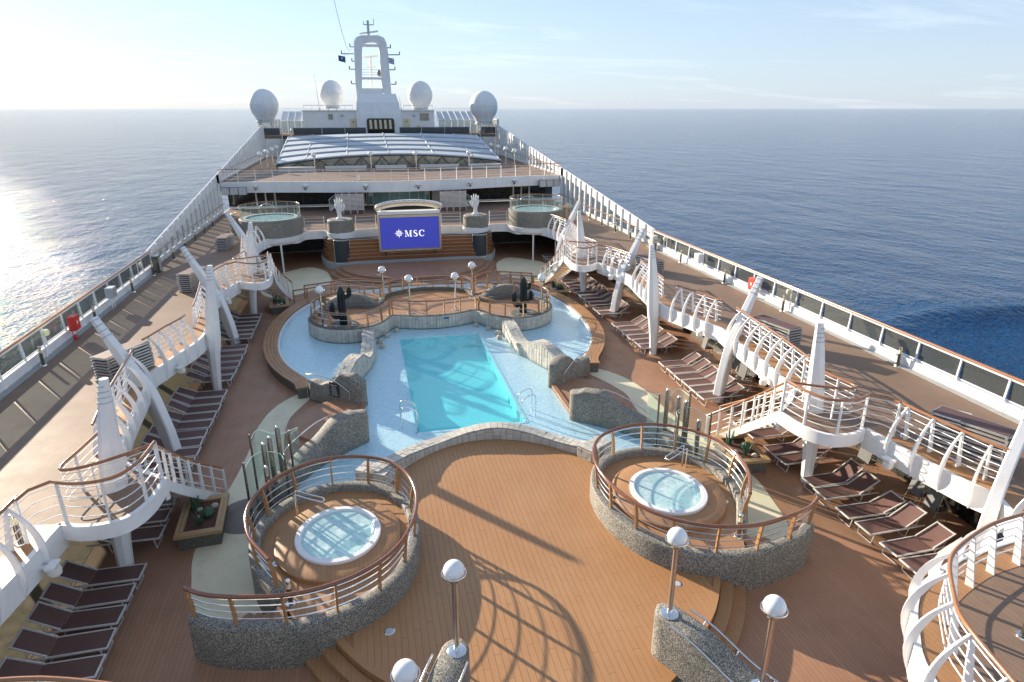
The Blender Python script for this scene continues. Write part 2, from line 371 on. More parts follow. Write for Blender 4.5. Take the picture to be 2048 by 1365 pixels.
def copy_tree(o, parent=None):
    c = o.copy(); COL.objects.link(c); c.parent = parent
    for ch in list(o.children): copy_tree(ch, c)
    return c
def place(proto, state, loc, rz, label, group):
    o = proto if not state.get(proto) else copy_tree(proto)
    state[proto] = True; o.location = loc; o.rotation_euler = (0, 0, rz); o['label'] = label; o['group'] = group
    LAST.append(o)
    return o
LAST = []
USED = {}
def holed(name, outer, holes, z, mat, kind='structure', label=None):
    bm = bmesh.new()
    for loop in [outer]+holes:
        vs = [bm.verts.new((p[0], p[1], z)) for p in loop]
        for i in range(len(vs)): bm.edges.new((vs[i], vs[(i+1) % len(vs)]))
    bmesh.ops.triangle_fill(bm, use_beauty=True, use_dissolve=False, edges=bm.edges)
    for f in bm.faces:
        if f.normal.z < 0: f.normal_flip()
    me = bpy.data.meshes.new(name); bm.to_mesh(me); bm.free(); me.materials.append(MATS[mat]); o = bpy.data.objects.new(name, me); COL.objects.link(o)
    return tag(o, label, None, None, kind)
def px(x, y, z):                    # photo pixel -> point on the horizontal plane z
    fh = V(math.sin(YAW), math.cos(YAW), 0); r = V(math.cos(YAW), -math.sin(YAW), 0)
    F = fh*math.cos(PITCH)+V(0, 0, -math.sin(PITCH)); U = fh*math.sin(PITCH)+V(0, 0, math.cos(PITCH))
    d = r*(x-1024)+U*(682.5-y)+F*FPX
    return CAM+d*((z-CAM.z)/d.z)
def pxY(x, y, Y):
    fh = V(math.sin(YAW), math.cos(YAW), 0); r = V(math.cos(YAW), -math.sin(YAW), 0)
    F = fh*math.cos(PITCH)+V(0, 0, -math.sin(PITCH)); U = fh*math.sin(PITCH)+V(0, 0, math.cos(PITCH))
    d = r*(x-1024)+U*(682.5-y)+F*FPX
    return CAM+d*((Y-CAM.y)/d.y)
def wallmesh(P, th, z0, zt, rnd=.06, ends=True, mb=None, side=0):
    """thick wall along P; zt number or list; rounded arrises and ends; side shifts the centre line"""
    mb = mb or MB(); P = [Vector((p[0], p[1], 0)) for p in P]; n = len(P); Z = zt if isinstance(zt, (list, tuple)) else [zt]*n
    if side: P = offs(P, side)
    def sec(p, t, w, z):
        nx, ny = -t.y, t.x; r = min(rnd, w*.45)
        return [Vector((p.x+nx*a, p.y+ny*a, b)) for a, b in ((-w/2, z0), (-w/2, z-r), (-w/2+r*.4, z-r*.3), (-w/2+r, z), (w/2-r, z), (w/2-r*.4, z-r*.3), (w/2, z-r), (w/2, z0))]
    secs = []
    if ends:
        t = tang(P, 0)
        for a in (80, 55, 30): secs.append(sec(P[0]-t*math.sin(R(a))*th/2, t, th*math.cos(R(a)), Z[0]-.02))
    for i in range(n): secs.append(sec(P[i], tang(P, i), th, Z[i]))
    if ends:
        t = tang(P, n-1)
        for a in (30, 55, 80): secs.append(sec(P[-1]+t*math.sin(R(a))*th/2, t, th*math.cos(R(a)), Z[-1]-.02))
    return mb.loft(secs)
def stones(parent, P, z0, ztf, cell=(.16, .30), rows=2, out=.022, sign=1, gap=.012):
    """irregular facing stones on the face of a wall that runs along P (face on the left for sign=1)"""
    P = resample(P, .04); d = 0; i = 0; n = len(P); L_ = plen(P); step = L_/(n-1)
    while i < n-2:
        wn = max(2, int(random.uniform(*cell)/step)); j = min(n-1, i+wn)
        if n-1-j < 2: j = n-1
        zt = min(ztf(i/(n-1)), ztf(j/(n-1)))-.03; H = zt-z0; k = random.choice([rows, rows, rows+1]) if H > .35 else max(1, rows-1)
        cuts = [0]+sorted(random.uniform(.2, .8) if k == 2 else (q+random.uniform(-.2, .2))/k for q in range(1, k))+[1]
        t = tang(P, (i+j)//2); nv = Vector((-t.y, t.x, 0))*sign
        for a, b in zip(cuts, cuts[1:]):
            za, zb = z0+a*H+gap/2, z0+b*H-gap/2
            if zb-za < .03: continue
            A, B = P[i]+t*gap/2, P[j]-t*gap/2; o = out*random.uniform(.6, 1.7); e = .018
            q = [A, B, B, A]; zz = [za, za, zb, zb]
            vs = [p-nv*.03+Vector((0, 0, z)) for p, z in zip(q, zz)]+[p+nv*o*.6+Vector((0, 0, z)) for p, z in zip(q, zz)]
            ctr = [(A+t*e, za+e), (B-t*e, za+e), (B-t*e, zb-e), (A+t*e, zb-e)]
            vs += [p+nv*(o*random.uniform(.85, 1.25))+Vector((0, 0, z)) for p, z in ctr]
            fs = [(8, 9, 10, 11)]+[(a_, (a_+1) % 4, 4+(a_+1) % 4, 4+a_) for a_ in range(4)]+[(4+a_, 4+(a_+1) % 4, 8+(a_+1) % 4, 8+a_) for a_ in range(4)]
            if sign > 0: fs = [tuple(reversed(f)) for f in fs]
            MB().add(vs, fs).build('stone', 'stone', parent)
        i = j
def cap_stones(parent, P, th, ztf, cell=(.22, .34), cols=2, gap=.014):
    P = resample(P, .05); n = len(P); i = 0
    while i < n-2:
        step = plen(P)/(n-1); j = min(n-1, i+max(2, int(random.uniform(*cell)/step)))
        if n-1-j < 2: j = n-1
        cut = [-.5]+sorted(random.uniform(-.18, .18) if cols == 2 else (q/cols-.5)+random.uniform(-.06, .06) for q in range(1, cols))+[.5]
        ta, tb = tang(P, i), tang(P, j); za, zb = ztf(i/(n-1)), ztf(j/(n-1))
        for a, b in zip(cut, cut[1:]):
            h = random.uniform(.008, .022); g = gap/2
            def pt(p, t, s_, u, z): q = p+t*u; return Vector((q.x-t.y*s_*th, q.y+t.x*s_*th, z))
            a2, b2 = a+g/th, b-g/th
            base = [pt(P[i], ta, a2, g, za-.04), pt(P[j], tb, a2, -g, zb-.04), pt(P[j], tb, b2, -g, zb-.04), pt(P[i], ta, b2, g, za-.04)]
            top = [p+Vector((0, 0, .04+h)) for p in base]
            MB().add(base+top, [(4, 5, 6, 7)]+[(q, (q+1) % 4, 4+(q+1) % 4, 4+q) for q in range(4)]).build('stone', 'stone', parent)
        i = j
def railing(root, P, h=1.0, post='wood', step=1.15, rods=4, rod='steel', lean=0.0, rr=.013, hr=.042, hand='rail_wood', posts=True, r0=.2):
    """handrail, rods and posts along the 3D line P (the foot of the railing)"""
    P = [Vector(p) for p in P]
    def at_h(p, i, f): t = tang(P, i); return Vector((p.x-t.y*lean*f*f, p.y+t.x*lean*f*f, p.z+h*f))
    if hand: MB().tube([at_h(p, i, 1) for i, p in enumerate(P)], hr, 8).build('handrail', hand, root, 60)
    for k in range(rods):
        f = r0+(.9-r0)*k/max(1, rods-1)
        MB().tube([at_h(p, i, f) for i, p in enumerate(P)], rr, 5).build('rail_rod', rod, root, 60)
    if posts:
        D = [0]
        for a, b in zip(P, P[1:]): D.append(D[-1]+(b-a).length)
        n = max(1, round(D[-1]/step))
        for q in range(n+1):
            d = D[-1]*q/n; j = 0
            while j < len(P)-2 and D[j+1] < d: j += 1
            u = (d-D[j])/max(1e-9, D[j+1]-D[j]); p = P[j].lerp(P[j+1], u); t = (P[j+1]-P[j]); t.z = 0; t.normalize(); nv = Vector((-t.y, t.x, 0))
            mb = MB(); secs = []
            for f, wd in ((-.04, .05), (.3, .075), (.65, .07), (1.0, .045)) if post == 'wood' else ((-.04, .06), (1, .05)):
                c = p+nv*(lean*f*max(f, 0))+Vector((0, 0, h*f)); th = .05 if post == 'wood' else .035
                secs.append([c-nv*wd/2*1.4-t*th/2, c+nv*wd/2*1.4-t*th/2, c+nv*wd/2*1.4+t*th/2, c-nv*wd/2*1.4+t*th/2])
            mb.loft(secs); mb.build('post', 'post_wood' if post == 'wood' else post, root)
# ------------------------------------------------------------------ setting: sea, hull, decks
Z14, Z15, Z16, ZD, ZW, ZI, ZJ = 2.65, 5.35, 8.2, .5, .35, .75, .93
tag(MB().add([(-9e4, -9e4, -31), (9e4, -9e4, -31), (9e4, 9e4, -31), (-9e4, 9e4, -31)], [(0, 1, 2, 3)]).build('sea', 'sea'), 'dark blue rippled open sea around the ship', kind='structure')
A, B = px(1760, 655, -31), px(2330, 585, -31); secs = []
for i in range(41):
    f = i/40; p = A.lerp(B, f); t = (B-A).normalized(); nv = V(-t.y, t.x, 0); env = math.sin(math.pi*f)**.6; p = p+nv*(2.5*math.sin(f*9))
    secs.append([p+nv*(u*(11+3*math.sin(f*7)))+V(0, 0, -.03+env*(2.3*math.exp(-(u*2.4)**2)+.8*math.exp(-((u-.75)*4)**2)-.05)) for u in [k/9-1 for k in range(19)]])
tag(recalc(MB().loft(secs, caps=False, loop=False).build('bow_wave', 'sea', None, 80)), 'low dark swell of the wake running off to starboard', kind='structure')
hullP = [(-16.05, -70), (16.05, -70), (16.05, 112), (13, 135), (6, 158), (0, 166), (-6, 158), (-13, 135), (-16.05, 112)]
hull = tag(MB().prism(hullP, -34, -1.75).build('hull', 'hull_white'), 'white hull of the cruise ship', kind='structure')
for s in (-1, 1):
    MB().box((s*16.13, 23, -.70), (.14, 186, 2.1)).build('side_plating', 'hull_white', hull); MB().box((s*16.13, 23, 2.46), (.14, 186, .34)).build('side_plating', 'hull_white', hull)
    for k in range(24): MB().box((s*16.13, -8+3.2*k, 1.32), (.12, .3, 1.94)).build('window_pillar', 'hull_white', hull)
    for k in range(23): MB().box((s*16.13, -6.4+3.2*k, 1.32), (.02, 2.88, 1.94)).build('side_window', 'grey_glass', hull)
DP = (-2.15, 2.15, 21.85, 32.6)          # deep basin
deck = holed('pool_deck', [(-16, -8), (16, -8), (16, 66.4), (-16, 66.4)], [[(DP[0], DP[2]), (DP[1], DP[2]), (DP[1], DP[3]), (DP[0], DP[3])]], 0.0, 'deck', label='brown planked pool deck of the ship')
MB().box((13.6, 30, 1.1), (.1, 74, 2.2)).build('deck_side_wall', 'window_dark', deck)
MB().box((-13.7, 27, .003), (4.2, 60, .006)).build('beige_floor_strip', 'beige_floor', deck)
MB().box((0, 58, 1.15), (27, .12, 2.25)).build('deck_end_wall', 'black', deck)
# promenade deck (upper) with its wavy inner edge
EDGE = [(5.0, 5.2), (5.41, 6.72), (5.91, 7.46), (6.52, 8.13), (7.2, 8.55), (8.5, 9.0), (9.8, 9.2), (10.7, 9.5), (11.25, 10.4), (11.4, 10.9), (11.25, 11.3), (11.1, 12.2), (10.95, 13.2), (10.87, 14.1), (10.81, 14.59)]
LAND1 = [(10.81, 14.59), (10.17, 14.36), (9.44, 14.48), (9.07, 15.15), (8.97, 16.15)]
EDGE2 = [(10.55, 17.6), (10.68, 18.35), (10.91, 19.8), (11.05, 21), (11.16, 22.1), (11.3, 23.3), (11.41, 24.1), (11.2, 24.85), (10.95, 25.86), (10.63, 26.9), (10.47, 27.9), (10.55, 29.2), (10.8, 31.1), (11, 32.5), (11.18, 33.75), (11.07, 34.76), (10.8, 36.2), (10.52, 37.29)]
LAND2 = [(10.52, 37.29), (10.01, 36.85), (9.22, 36.62), (8.91, 37.66), (9.1, 39.7)]
EDGE3 = [(10.3, 40.6), (10.5, 41.6), (10.75, 43.2), (11.1, 45.5), (11.1, 47), (10.65, 49.7), (9.7, 50.9), (8.6, 51.1), (8.13, 52.4), (7.4, 52.62), (6.7, 52.6), (6.1, 51.7), (5.3, 51.05), (4.45, 51.4), (4.2, 52.4), (2.6, 52.7), (0, 52.7)]
def sm(P, n=4): return cr_spline([(p[0], p[1], 0) for p in P], n)
E1, LA1, E2, LA2, E3 = sm(EDGE), sm(LAND1), sm(EDGE2), sm(LAND2), sm(EDGE3)
half = E1+LA1[1:]+E2+LA2[1:]+E3[:-1]
outline = [V(5.0, -6, 0)]+half+[V(0, 52.7, 0)]+[V(-p.x, p.y, 0) for p in reversed(half)]+[V(-5.0, -6, 0), V(-16.0, -6, 0), V(-16.0, 66.4, 0), V(16.0, 66.4, 0), V(16.0, -6, 0)]
prom = holed('promenade_deck', outline, [], Z14, 'deck_upper', label='upper promenade deck running along both sides of the pool')
under = holed('promenade_ceiling', outline, [], Z14-.35, 'offwhite', label='pale underside of the promenade deck')
under.parent = prom; del under['label']; del under['kind']
for f in under.data.polygons: f.flip()
for s in (-1, 1):
    full = mir(half+[V(0, 52.7, 0)], s)
    segs = [E1, LA1, [LA1[-1], V(9.8, 16.8, 0), E2[0]], E2, LA2, [LA2[-1], E3[0]], E3]
    for sg in segs:
        Q = resample(mir(sg, s), .25) if len(sg) > 3 else mir(sg, s)
        a, b = offs(Q, .06*s), offs(Q, -.06*s); fh_ = .37 if sg in (LA1, LA2) else .62
        mb = MB(); secs = [[V(p.x, p.y, Z14-fh_), V(p.x, p.y, Z14+.025), V(q.x, q.y, Z14+.025), V(q.x, q.y, Z14-fh_)] for p, q in zip(a, b)]
        recalc(mb.loft(secs).build('fascia', 'white', prom, 40))
        inner, outer_ = offs(Q, -.08*s), offs(Q, -.62*s)
        if sg in (E1, E2, E3):
            recalc(MB().strip([V(p.x, p.y, Z14+.006) for p in inner], [V(p.x, p.y, Z14+.006) for p in outer_]).build('edge_planking', 'deck_orange', prom))
# cream rubber floor lanes
CR_OUT = [(6.35, 27.6), (7.55, 26.05), (8.07, 24.2), (8.15, 22), (8.35, 20), (8.65, 18.3), (8.75, 16.5), (8.55, 15.3), (8.3, 14.2), (7.75, 13.1)]
CR_IN = [(6.6, 13.0), (6.6, 14.2), (6.75, 16), (6.75, 18), (6.5, 20), (6.9, 22), (7.0, 23.5), (6.9, 24.8), (6.25, 26.5)]
FAR_C = [(6.2, 46.2), (7.6, 44.2), (9.2, 43.2), (10.4, 44), (10.9, 46.5), (10.2, 49.5), (8.2, 51.6), (6.9, 50.5), (6.3, 48.5)]
for s in (-1, 1):
    sd = 'port' if s < 0 else 'starboard'
    tag(recalc(MB().prism(mir(sm(CR_OUT)+sm(CR_IN), s), -.03, .008).build('rubber_path', 'cream')), f'cream rubber walkway curving round the {sd} whirlpool', kind='structure')
    tag(recalc(MB().prism(mir(cr_spline([(*p, 0) for p in FAR_C], 5, True), s), -.03, .009).build('rubber_path', 'cream')), f'cream rubber floor beside the wooden stage on the {sd} side', kind='structure')
    tag(recalc(MB().lathe([(.001, .016), (.95, .016), (.97, -.02)], (s*7.55, 18.1, 0), 28).build('shower_grating', 'deck_grey')), f'round grey wooden shower grating on the {sd} side', 'grating')
# ------------------------------------------------------------------ pool
WATER = [(0, 20.6), (1.9, 19.95), (3.2, 18.75), (4.4, 17.3), (5.9, 17.2), (6.75, 17.9), (6.35, 19.2), (5.7, 20.2), (4.75, 21.1), (4.05, 21.8), (4.1, 25), (5.9, 26.2), (6.3, 27.4), (7.05, 28.7), (7.65, 30.1), (8.1, 32), (8.27, 34.2), (8.15, 36.3), (7.7, 38.4), (6.9, 40.2), (5.6, 41.5), (3.6, 42.3), (0, 42.6)]
halfw = [V(*p, 0) for p in WATER]
loop = halfw[:-1]+[halfw[-1]]+[V(-p.x, p.y, 0) for p in reversed(halfw[1:-1])]
hole = [(DP[0], DP[2]), (DP[1], DP[2]), (DP[1], DP[3]), (DP[0], DP[3])]
pf = holed('pool_floor', loop, [hole], .20, 'mosaic', label='light blue mosaic floor of the shallow pool')
mb = MB(); x0, x1, y0, y1 = DP; zb = -.42
mb.add([(x0, y0, zb), (x1, y0, zb), (x1, y1, zb), (x0, y1, zb), (x0, y0, .2), (x1, y0, .2), (x1, y1, .2), (x0, y1, .2)], [(0, 1, 2, 3), (0, 4, 5, 1), (1, 5, 6, 2), (2, 6, 7, 3), (3, 7, 4, 0)])
mb.build('basin', 'mosaic_deep', pf)
mb = MB()
for a, b in (((x0, y0), (x1, y0)), ((x1, y0), (x1, y1)), ((x1, y1), (x0, y1)), ((x0, y1), (x0, y0))): mb.beam((*a, .205), (*b, .205), .12, .03)
mb.build('basin_coping', 'mosaic', pf)
wt = holed('pool_water', loop, [hole], ZW, 'pool_water', label='clear shallow water of the lagoon pool')
d2 = holed('deep_water', hole, [], ZW, 'deep_water', label='turquoise water of the rectangular swimming pool')
# wooden ring seat round the lobes
RI = sm([(6.1, 26.6), (6.3, 27.4), (7.05, 28.7), (7.65, 30.1), (8.1, 32), (8.27, 34.2), (8.15, 36.3), (7.7, 38.4), (6.9, 40.2), (5.6, 41.5), (3.6, 42.3), (0, 42.6)])
for s in (-1, 1):
    sd = 'port' if s < 0 else 'starboard'
    Q = resample(mir(RI, s), .35); O = offs(Q, -.72*s); I = offs(Q, -.05*s); W = offs(Q, .02*s)
    rt = thing('pool_ring_bench', f'curved wooden rim bench round the {sd} lobe of the pool', 'bench', (s*8.4, 34, 0), 'wooden rim benches')
    for k in range(4):
        a, b = offs(Q, -(.06+.168*k)*s), offs(Q, -(.06+.168*(k+1)-.012)*s)
        recalc(MB().loft([[V(p.x, p.y, .46), V(p.x, p.y, .5), V(q.x, q.y, .5), V(q.x, q.y, .46)] for p, q in zip(a, b)]).build('plank', 'deck_orange', rt))
    a, b = offs(Q, -.06*s), offs(Q, -.66*s)
    recalc(MB().loft([[V(p.x, p.y, 0), V(p.x, p.y, .455), V(q.x, q.y, .455), V(q.x, q.y, 0)] for p, q in zip(a, b)]).build('bench_base', 'pebble_dark', rt, 30))
    a, b = offs(Q, .05*s), offs(Q, -.055*s)
    recalc(MB().loft([[V(p.x, p.y, .1), V(p.x, p.y, .42), V(q.x, q.y, .42), V(q.x, q.y, .1)] for p, q in zip(a, b)]).build('white_gutter', 'tub', rt, 30))
# ------------------------------------------------------------------ dance floor
DEDGE = [(4.9, 12.2), (4.54, 11.55), (3.98, 10.81), (3.23, 10.12), (2.58, 9.56), (1.9, 9.12), (1.0, 8.8), (0, 8.7)]
DE = sm(DEDGE)
front = DE+[V(-p.x, p.y, 0) for p in reversed(DE[:-1])]
DPOLY = [V(-4.5, 17.2, 0), V(-3.4, 18.4, 0), V(-1.9, 19.9, 0), V(-.8, 20.35, 0), V(.8, 20.35, 0), V(1.9, 19.9, 0), V(3.4, 18.4, 0), V(4.5, 17.2, 0)]+front
df = tag(recalc(MB().prism(DPOLY, 0, ZD-.02).build('dance_floor', 'deck_orange')), 'raised orange wooden dance floor between the whirlpools', kind='structure')
def plank_strip(x0, x1):
    xm = (x0+x1)/2; ys = []
    for (a, b) in zip(DPOLY, DPOLY[1:]+DPOLY[:1]):
        if (a.x > xm) != (b.x > xm): ys.append(a.y+(b.y-a.y)*(xm-a.x)/(b.x-a.x))
    ys.sort(); return ys
nstrip = 58; x = -4.35; dx = 8.7/nstrip
edge_in = lambda y: y
for i in range(nstrip):
    xa, xb = -4.35+i*dx, -4.35+(i+1)*dx; ys = plank_strip(xa, xb)
    if len(ys) < 2: continue
    a, b = ys[0]+.16, ys[-1]; y = a+((i*.37) % 1)*-1.7
    while y < b:
        p, q = max(a, y), min(b, y+2.35)
        if q-p > .15: MB().box(((xa+xb)/2, (p+q)/2, ZD-.012), (dx-.006, q-p-.006, .03)).build('plank', 'plank_wood', df)
        y += 2.35
rim = [V(p.x, p.y, 0) for p in front]
recalc(MB().loft([[V(p.x, p.y, ZD-.03), V(p.x, p.y, ZD+.004), V(q.x, q.y, ZD+.004), V(q.x, q.y, ZD-.03)] for p, q in zip(rim, offs(rim, -.17))]).build('edge_board', 'plank_wood', df))
for k, (o_, z) in enumerate(((.32, .335), (.64, .17))):
    P = resample(offs(front, o_), .3); mb = MB()
    Qi = resample(front, plen(front)/(len(P)-1))[:len(P)]
    recalc(mb.loft([[V(p.x, p.y, 0), V(p.x, p.y, z), V(q.x, q.y, z), V(q.x, q.y, 0)] for p, q in zip(P, offs(Qi, .02))]).build('step', 'deck_orange', df, 30))
for s in (-1, 1):
    dr = thing('floor_light', f"round recessed floor light in the {'port' if s < 0 else 'starboard'} edge of the dance floor", 'floor light', (s*3.55, 11.9, ZD), 'recessed dance floor lights')
    MB().lathe([(.001, .014), (.10, .014), (.115, .010), (.13, .002)], (s*3.55, 11.9, ZD), 18).build('rim', 'steel', dr, 40)
    MB().lathe([(.001, .018), (.09, .016)], (s*3.55, 11.9, ZD), 18).build('lens', 'bulb_grey', dr)
# ------------------------------------------------------------------ whirlpools
JW = [(5.95, 12.95), (6.53, 14.0), (6.7, 15.2), (6.32, 16.22), (5.5, 16.95), (4.47, 17.15), (3.42, 16.75), (2.82, 15.85), (2.66, 14.7), (2.88, 13.55), (3.4, 12.6), (4.27, 11.98), (5.35, 11.75), (6.44, 11.9), (7.15, 12.12), (7.6, 12.42)]
JW = [(p[0]*1.017, p[1]*1.017) for p in JW]; JS = sm(JW, 5); ZT = ZJ+.2
for s in (-1, 1):
    sd = 'port' if s < 0 else 'starboard'; cx, cy = s*4.70, 14.95
    wp = thing('whirlpool', f'round white whirlpool tub with step ring on the {sd} terrace', 'whirlpool', (cx, cy, 0))
    ringP = mir(sm(JW[:13], 5), s)
    recalc(MB().prism(ringP, 0, ZJ).build('terrace_floor', 'deck_orange', wp))
    recalc(MB().lathe([(.9, ZJ-.02), (1.62, ZJ-.02), (1.62, ZJ+.12), (1.56, ZJ+.16), (1.0, ZJ+.16)], (cx, cy, 0), 40, 1, 1.08).build('step_ring', 'deck_orange', wp, 40))
    recalc(MB().lathe([(1.10, ZJ+.12), (1.11, ZJ+.20), (1.09, ZJ+.225), (.975, ZJ+.23), (.955, ZJ+.215), (.94, ZJ+.16), (.90, ZJ+.10)], (cx, cy, .02), 48, 1, 1.1).build('tub', 'tub', wp, 30))
    recalc(MB().lathe([(.91, ZJ+.13), (.8, ZJ+.05), (.001, ZJ+.03)], (cx, cy, .02), 40, 1, 1.1).build('tub_bowl', 'tub_tile', wp, 50))
    MB().lathe([(.001, 0), (.945, 0)], (cx, cy, ZJ+.205), 40, 1, 1.1).build('water', 'jac_water', wp)
    wl = wallmesh(resample(mir(JS, s), .16), .30, 0, ZT, .05)
    recalc(wl.build('pebble_wall', 'pebble', wp, 50))
    A = [V(5.82, 12.94, 0), V(6.05, 12.84, 0), V(6.3, 12.97, 0), V(6.56, 13.22, 0), V(6.82, 13.5, 0)]; B = [V(5.8, 12.15, 0), V(6.2, 12.15, 0), V(6.66, 12.25, 0), V(7.12, 12.45, 0), V(7.52, 12.7, 0)]
    for k in range(4):
        q = mir([A[k], A[k+1], B[k+1], B[k]], s); recalc(MB().prism(q, 0, ZJ-.02-.19*(k+.3)).build('step', 'deck', wp))
    rl = thing('terrace_railing', f'wooden handrail with steel rods on the {sd} whirlpool wall', 'railing', (s*4.6, 12, ZT))
    railing(rl, [V(p.x, p.y, ZT-.02) for p in resample(mir(JS, s), .2)], .86, 'wood', 1.05, 4, 'steel', lean=-.10*s, hr=.05, rr=.014, hand='rail_dark')
    gr = thing('grab_rail', f'bent chrome grab rail beside the {sd} whirlpool tub', 'grab rail', (s*5.55, 16.2, ZJ))
    a = V(s*5.85, 16.1, ZJ); b2 = V(s*5.1, 15.8, ZJ)
    for dy in (0, .22):
        p = a+V(0, dy, 0); q = b2+V(0, dy, 0)
        MB().tube(cr_spline([p, p+V(0, 0, .72), p+V(-s*.05, 0, .80), p.lerp(q, .5)+V(0, 0, .74), q+V(0, 0, .68)], 5), .022, 8).build('rail_tube', 'steel', gr, 60)
    MB().tube([b2+V(0, 0, .68), b2+V(-s*.05, .11, .67), b2+V(0, .22, .68)], .022, 8).build('rail_end', 'steel', gr, 60)
    bl = thing('bollard_light', f'short steel bollard light at the steps of the {sd} whirlpool', 'bollard light', (s*5.72, 12.77, ZJ), 'bollard lights')
    c = (s*5.72, 12.77, ZJ)
    MB().lathe([(.001, .03), (.11, .03), (.12, 0)], c, 16).build('base', 'steel', bl, 40); MB().lathe([(.055, 0), (.055, .46)], c, 14).build('post', 'steel_dark', bl, 40)
    MB().lathe([(.052, .46), (.052, .60)], c, 14).build('lens', 'lamp_glow', bl, 40); MB().lathe([(.058, .60), (.058, .68), (.05, .69), (.001, .69)], c, 14).build('cap', 'steel', bl, 40)
    fl = thing('floor_light', f'round recessed floor light beside the {sd} whirlpool tub', 'floor light', (s*6.2, 14.34, ZJ))
    MB().lathe([(.001, .01), (.10, .01), (.12, .002)], (s*6.2, 14.34, ZJ), 16).build('rim', 'steel', fl, 40); MB().lathe([(.001, .014), (.08, .012)], (s*6.2, 14.34, ZJ), 16).build('lens', 'bulb_grey', fl)
# ------------------------------------------------------------------ walls in and round the pool
def hgt(keys):
    def f(t):
        for (a, za), (b, zb) in zip(keys, keys[1:]):
            if t <= b: u = (t-a)/(b-a); u = u*u*(3-2*u); return za+(zb-za)*u
        return keys[-1][1]
    return f
nw = thing('pool_wall', 'low wavy pale stone wall between pool and dance floor', 'stone wall', (0, 20.4, 0))
NWP = [(3.75, 18.35), (3.15, 18.85), (2.6, 19.4), (1.85, 19.98), (.9, 20.4), (0, 20.52), (-.9, 20.4), (-1.85, 19.98), (-2.6, 19.4), (-3.15, 18.85), (-3.75, 18.35)]
Q = resample(sm(NWP), .2); hz = lambda t: .86+.10*math.cos((t-.42)*math.pi*2*1.9)
recalc(wallmesh(Q, .46, .1, [hz(i/(len(Q)-1)) for i in range(len(Q))], .03).build('wall_core', 'grout', nw, 40))
stones(nw, offs(Q, .23), ZD, hz, (.2, .34), 2, .02, 1); stones(nw, offs(Q, -.23), .2, hz, (.2, .34), 2, .02, -1)
cap_stones(nw, Q, .46, hz, (.2, .3), 2)
for s in (-1, 1):
    recalc(wallmesh([V(s*3.25, 18.2, 0), V(s*4.15, 18.75, 0)], .62, .1, .90, .03, False).build('end_block', 'grout', nw, 40))
    bp_ = [V(s*3.25, 18.2, 0), V(s*4.15, 18.75, 0)]
    cap_stones(nw, bp_, .62, lambda t: .90, (.22, .3), 3)
    stones(nw, offs(bp_, -.31*s), ZD-.25, lambda t: .9, (.22, .36), 2, .02, -s)
    stones(nw, [bp_[0]+V(s*.16, -.27, 0), bp_[0]+V(-s*.17, .26, 0)], ZD-.1, lambda t: .9, (.2, .3), 2, .02, s)
SEAT = [(3.42, 32.25), (3.42, 31.2), (3.45, 30.2), (3.6, 29.1), (3.95, 28.0), (4.35, 26.9), (4.7, 25.9)]
sh = hgt([(0, .98), (.12, .98), (.42, .72), (.5, .74), (.68, 1.28), (.76, 1.30), (1, 1.0)])
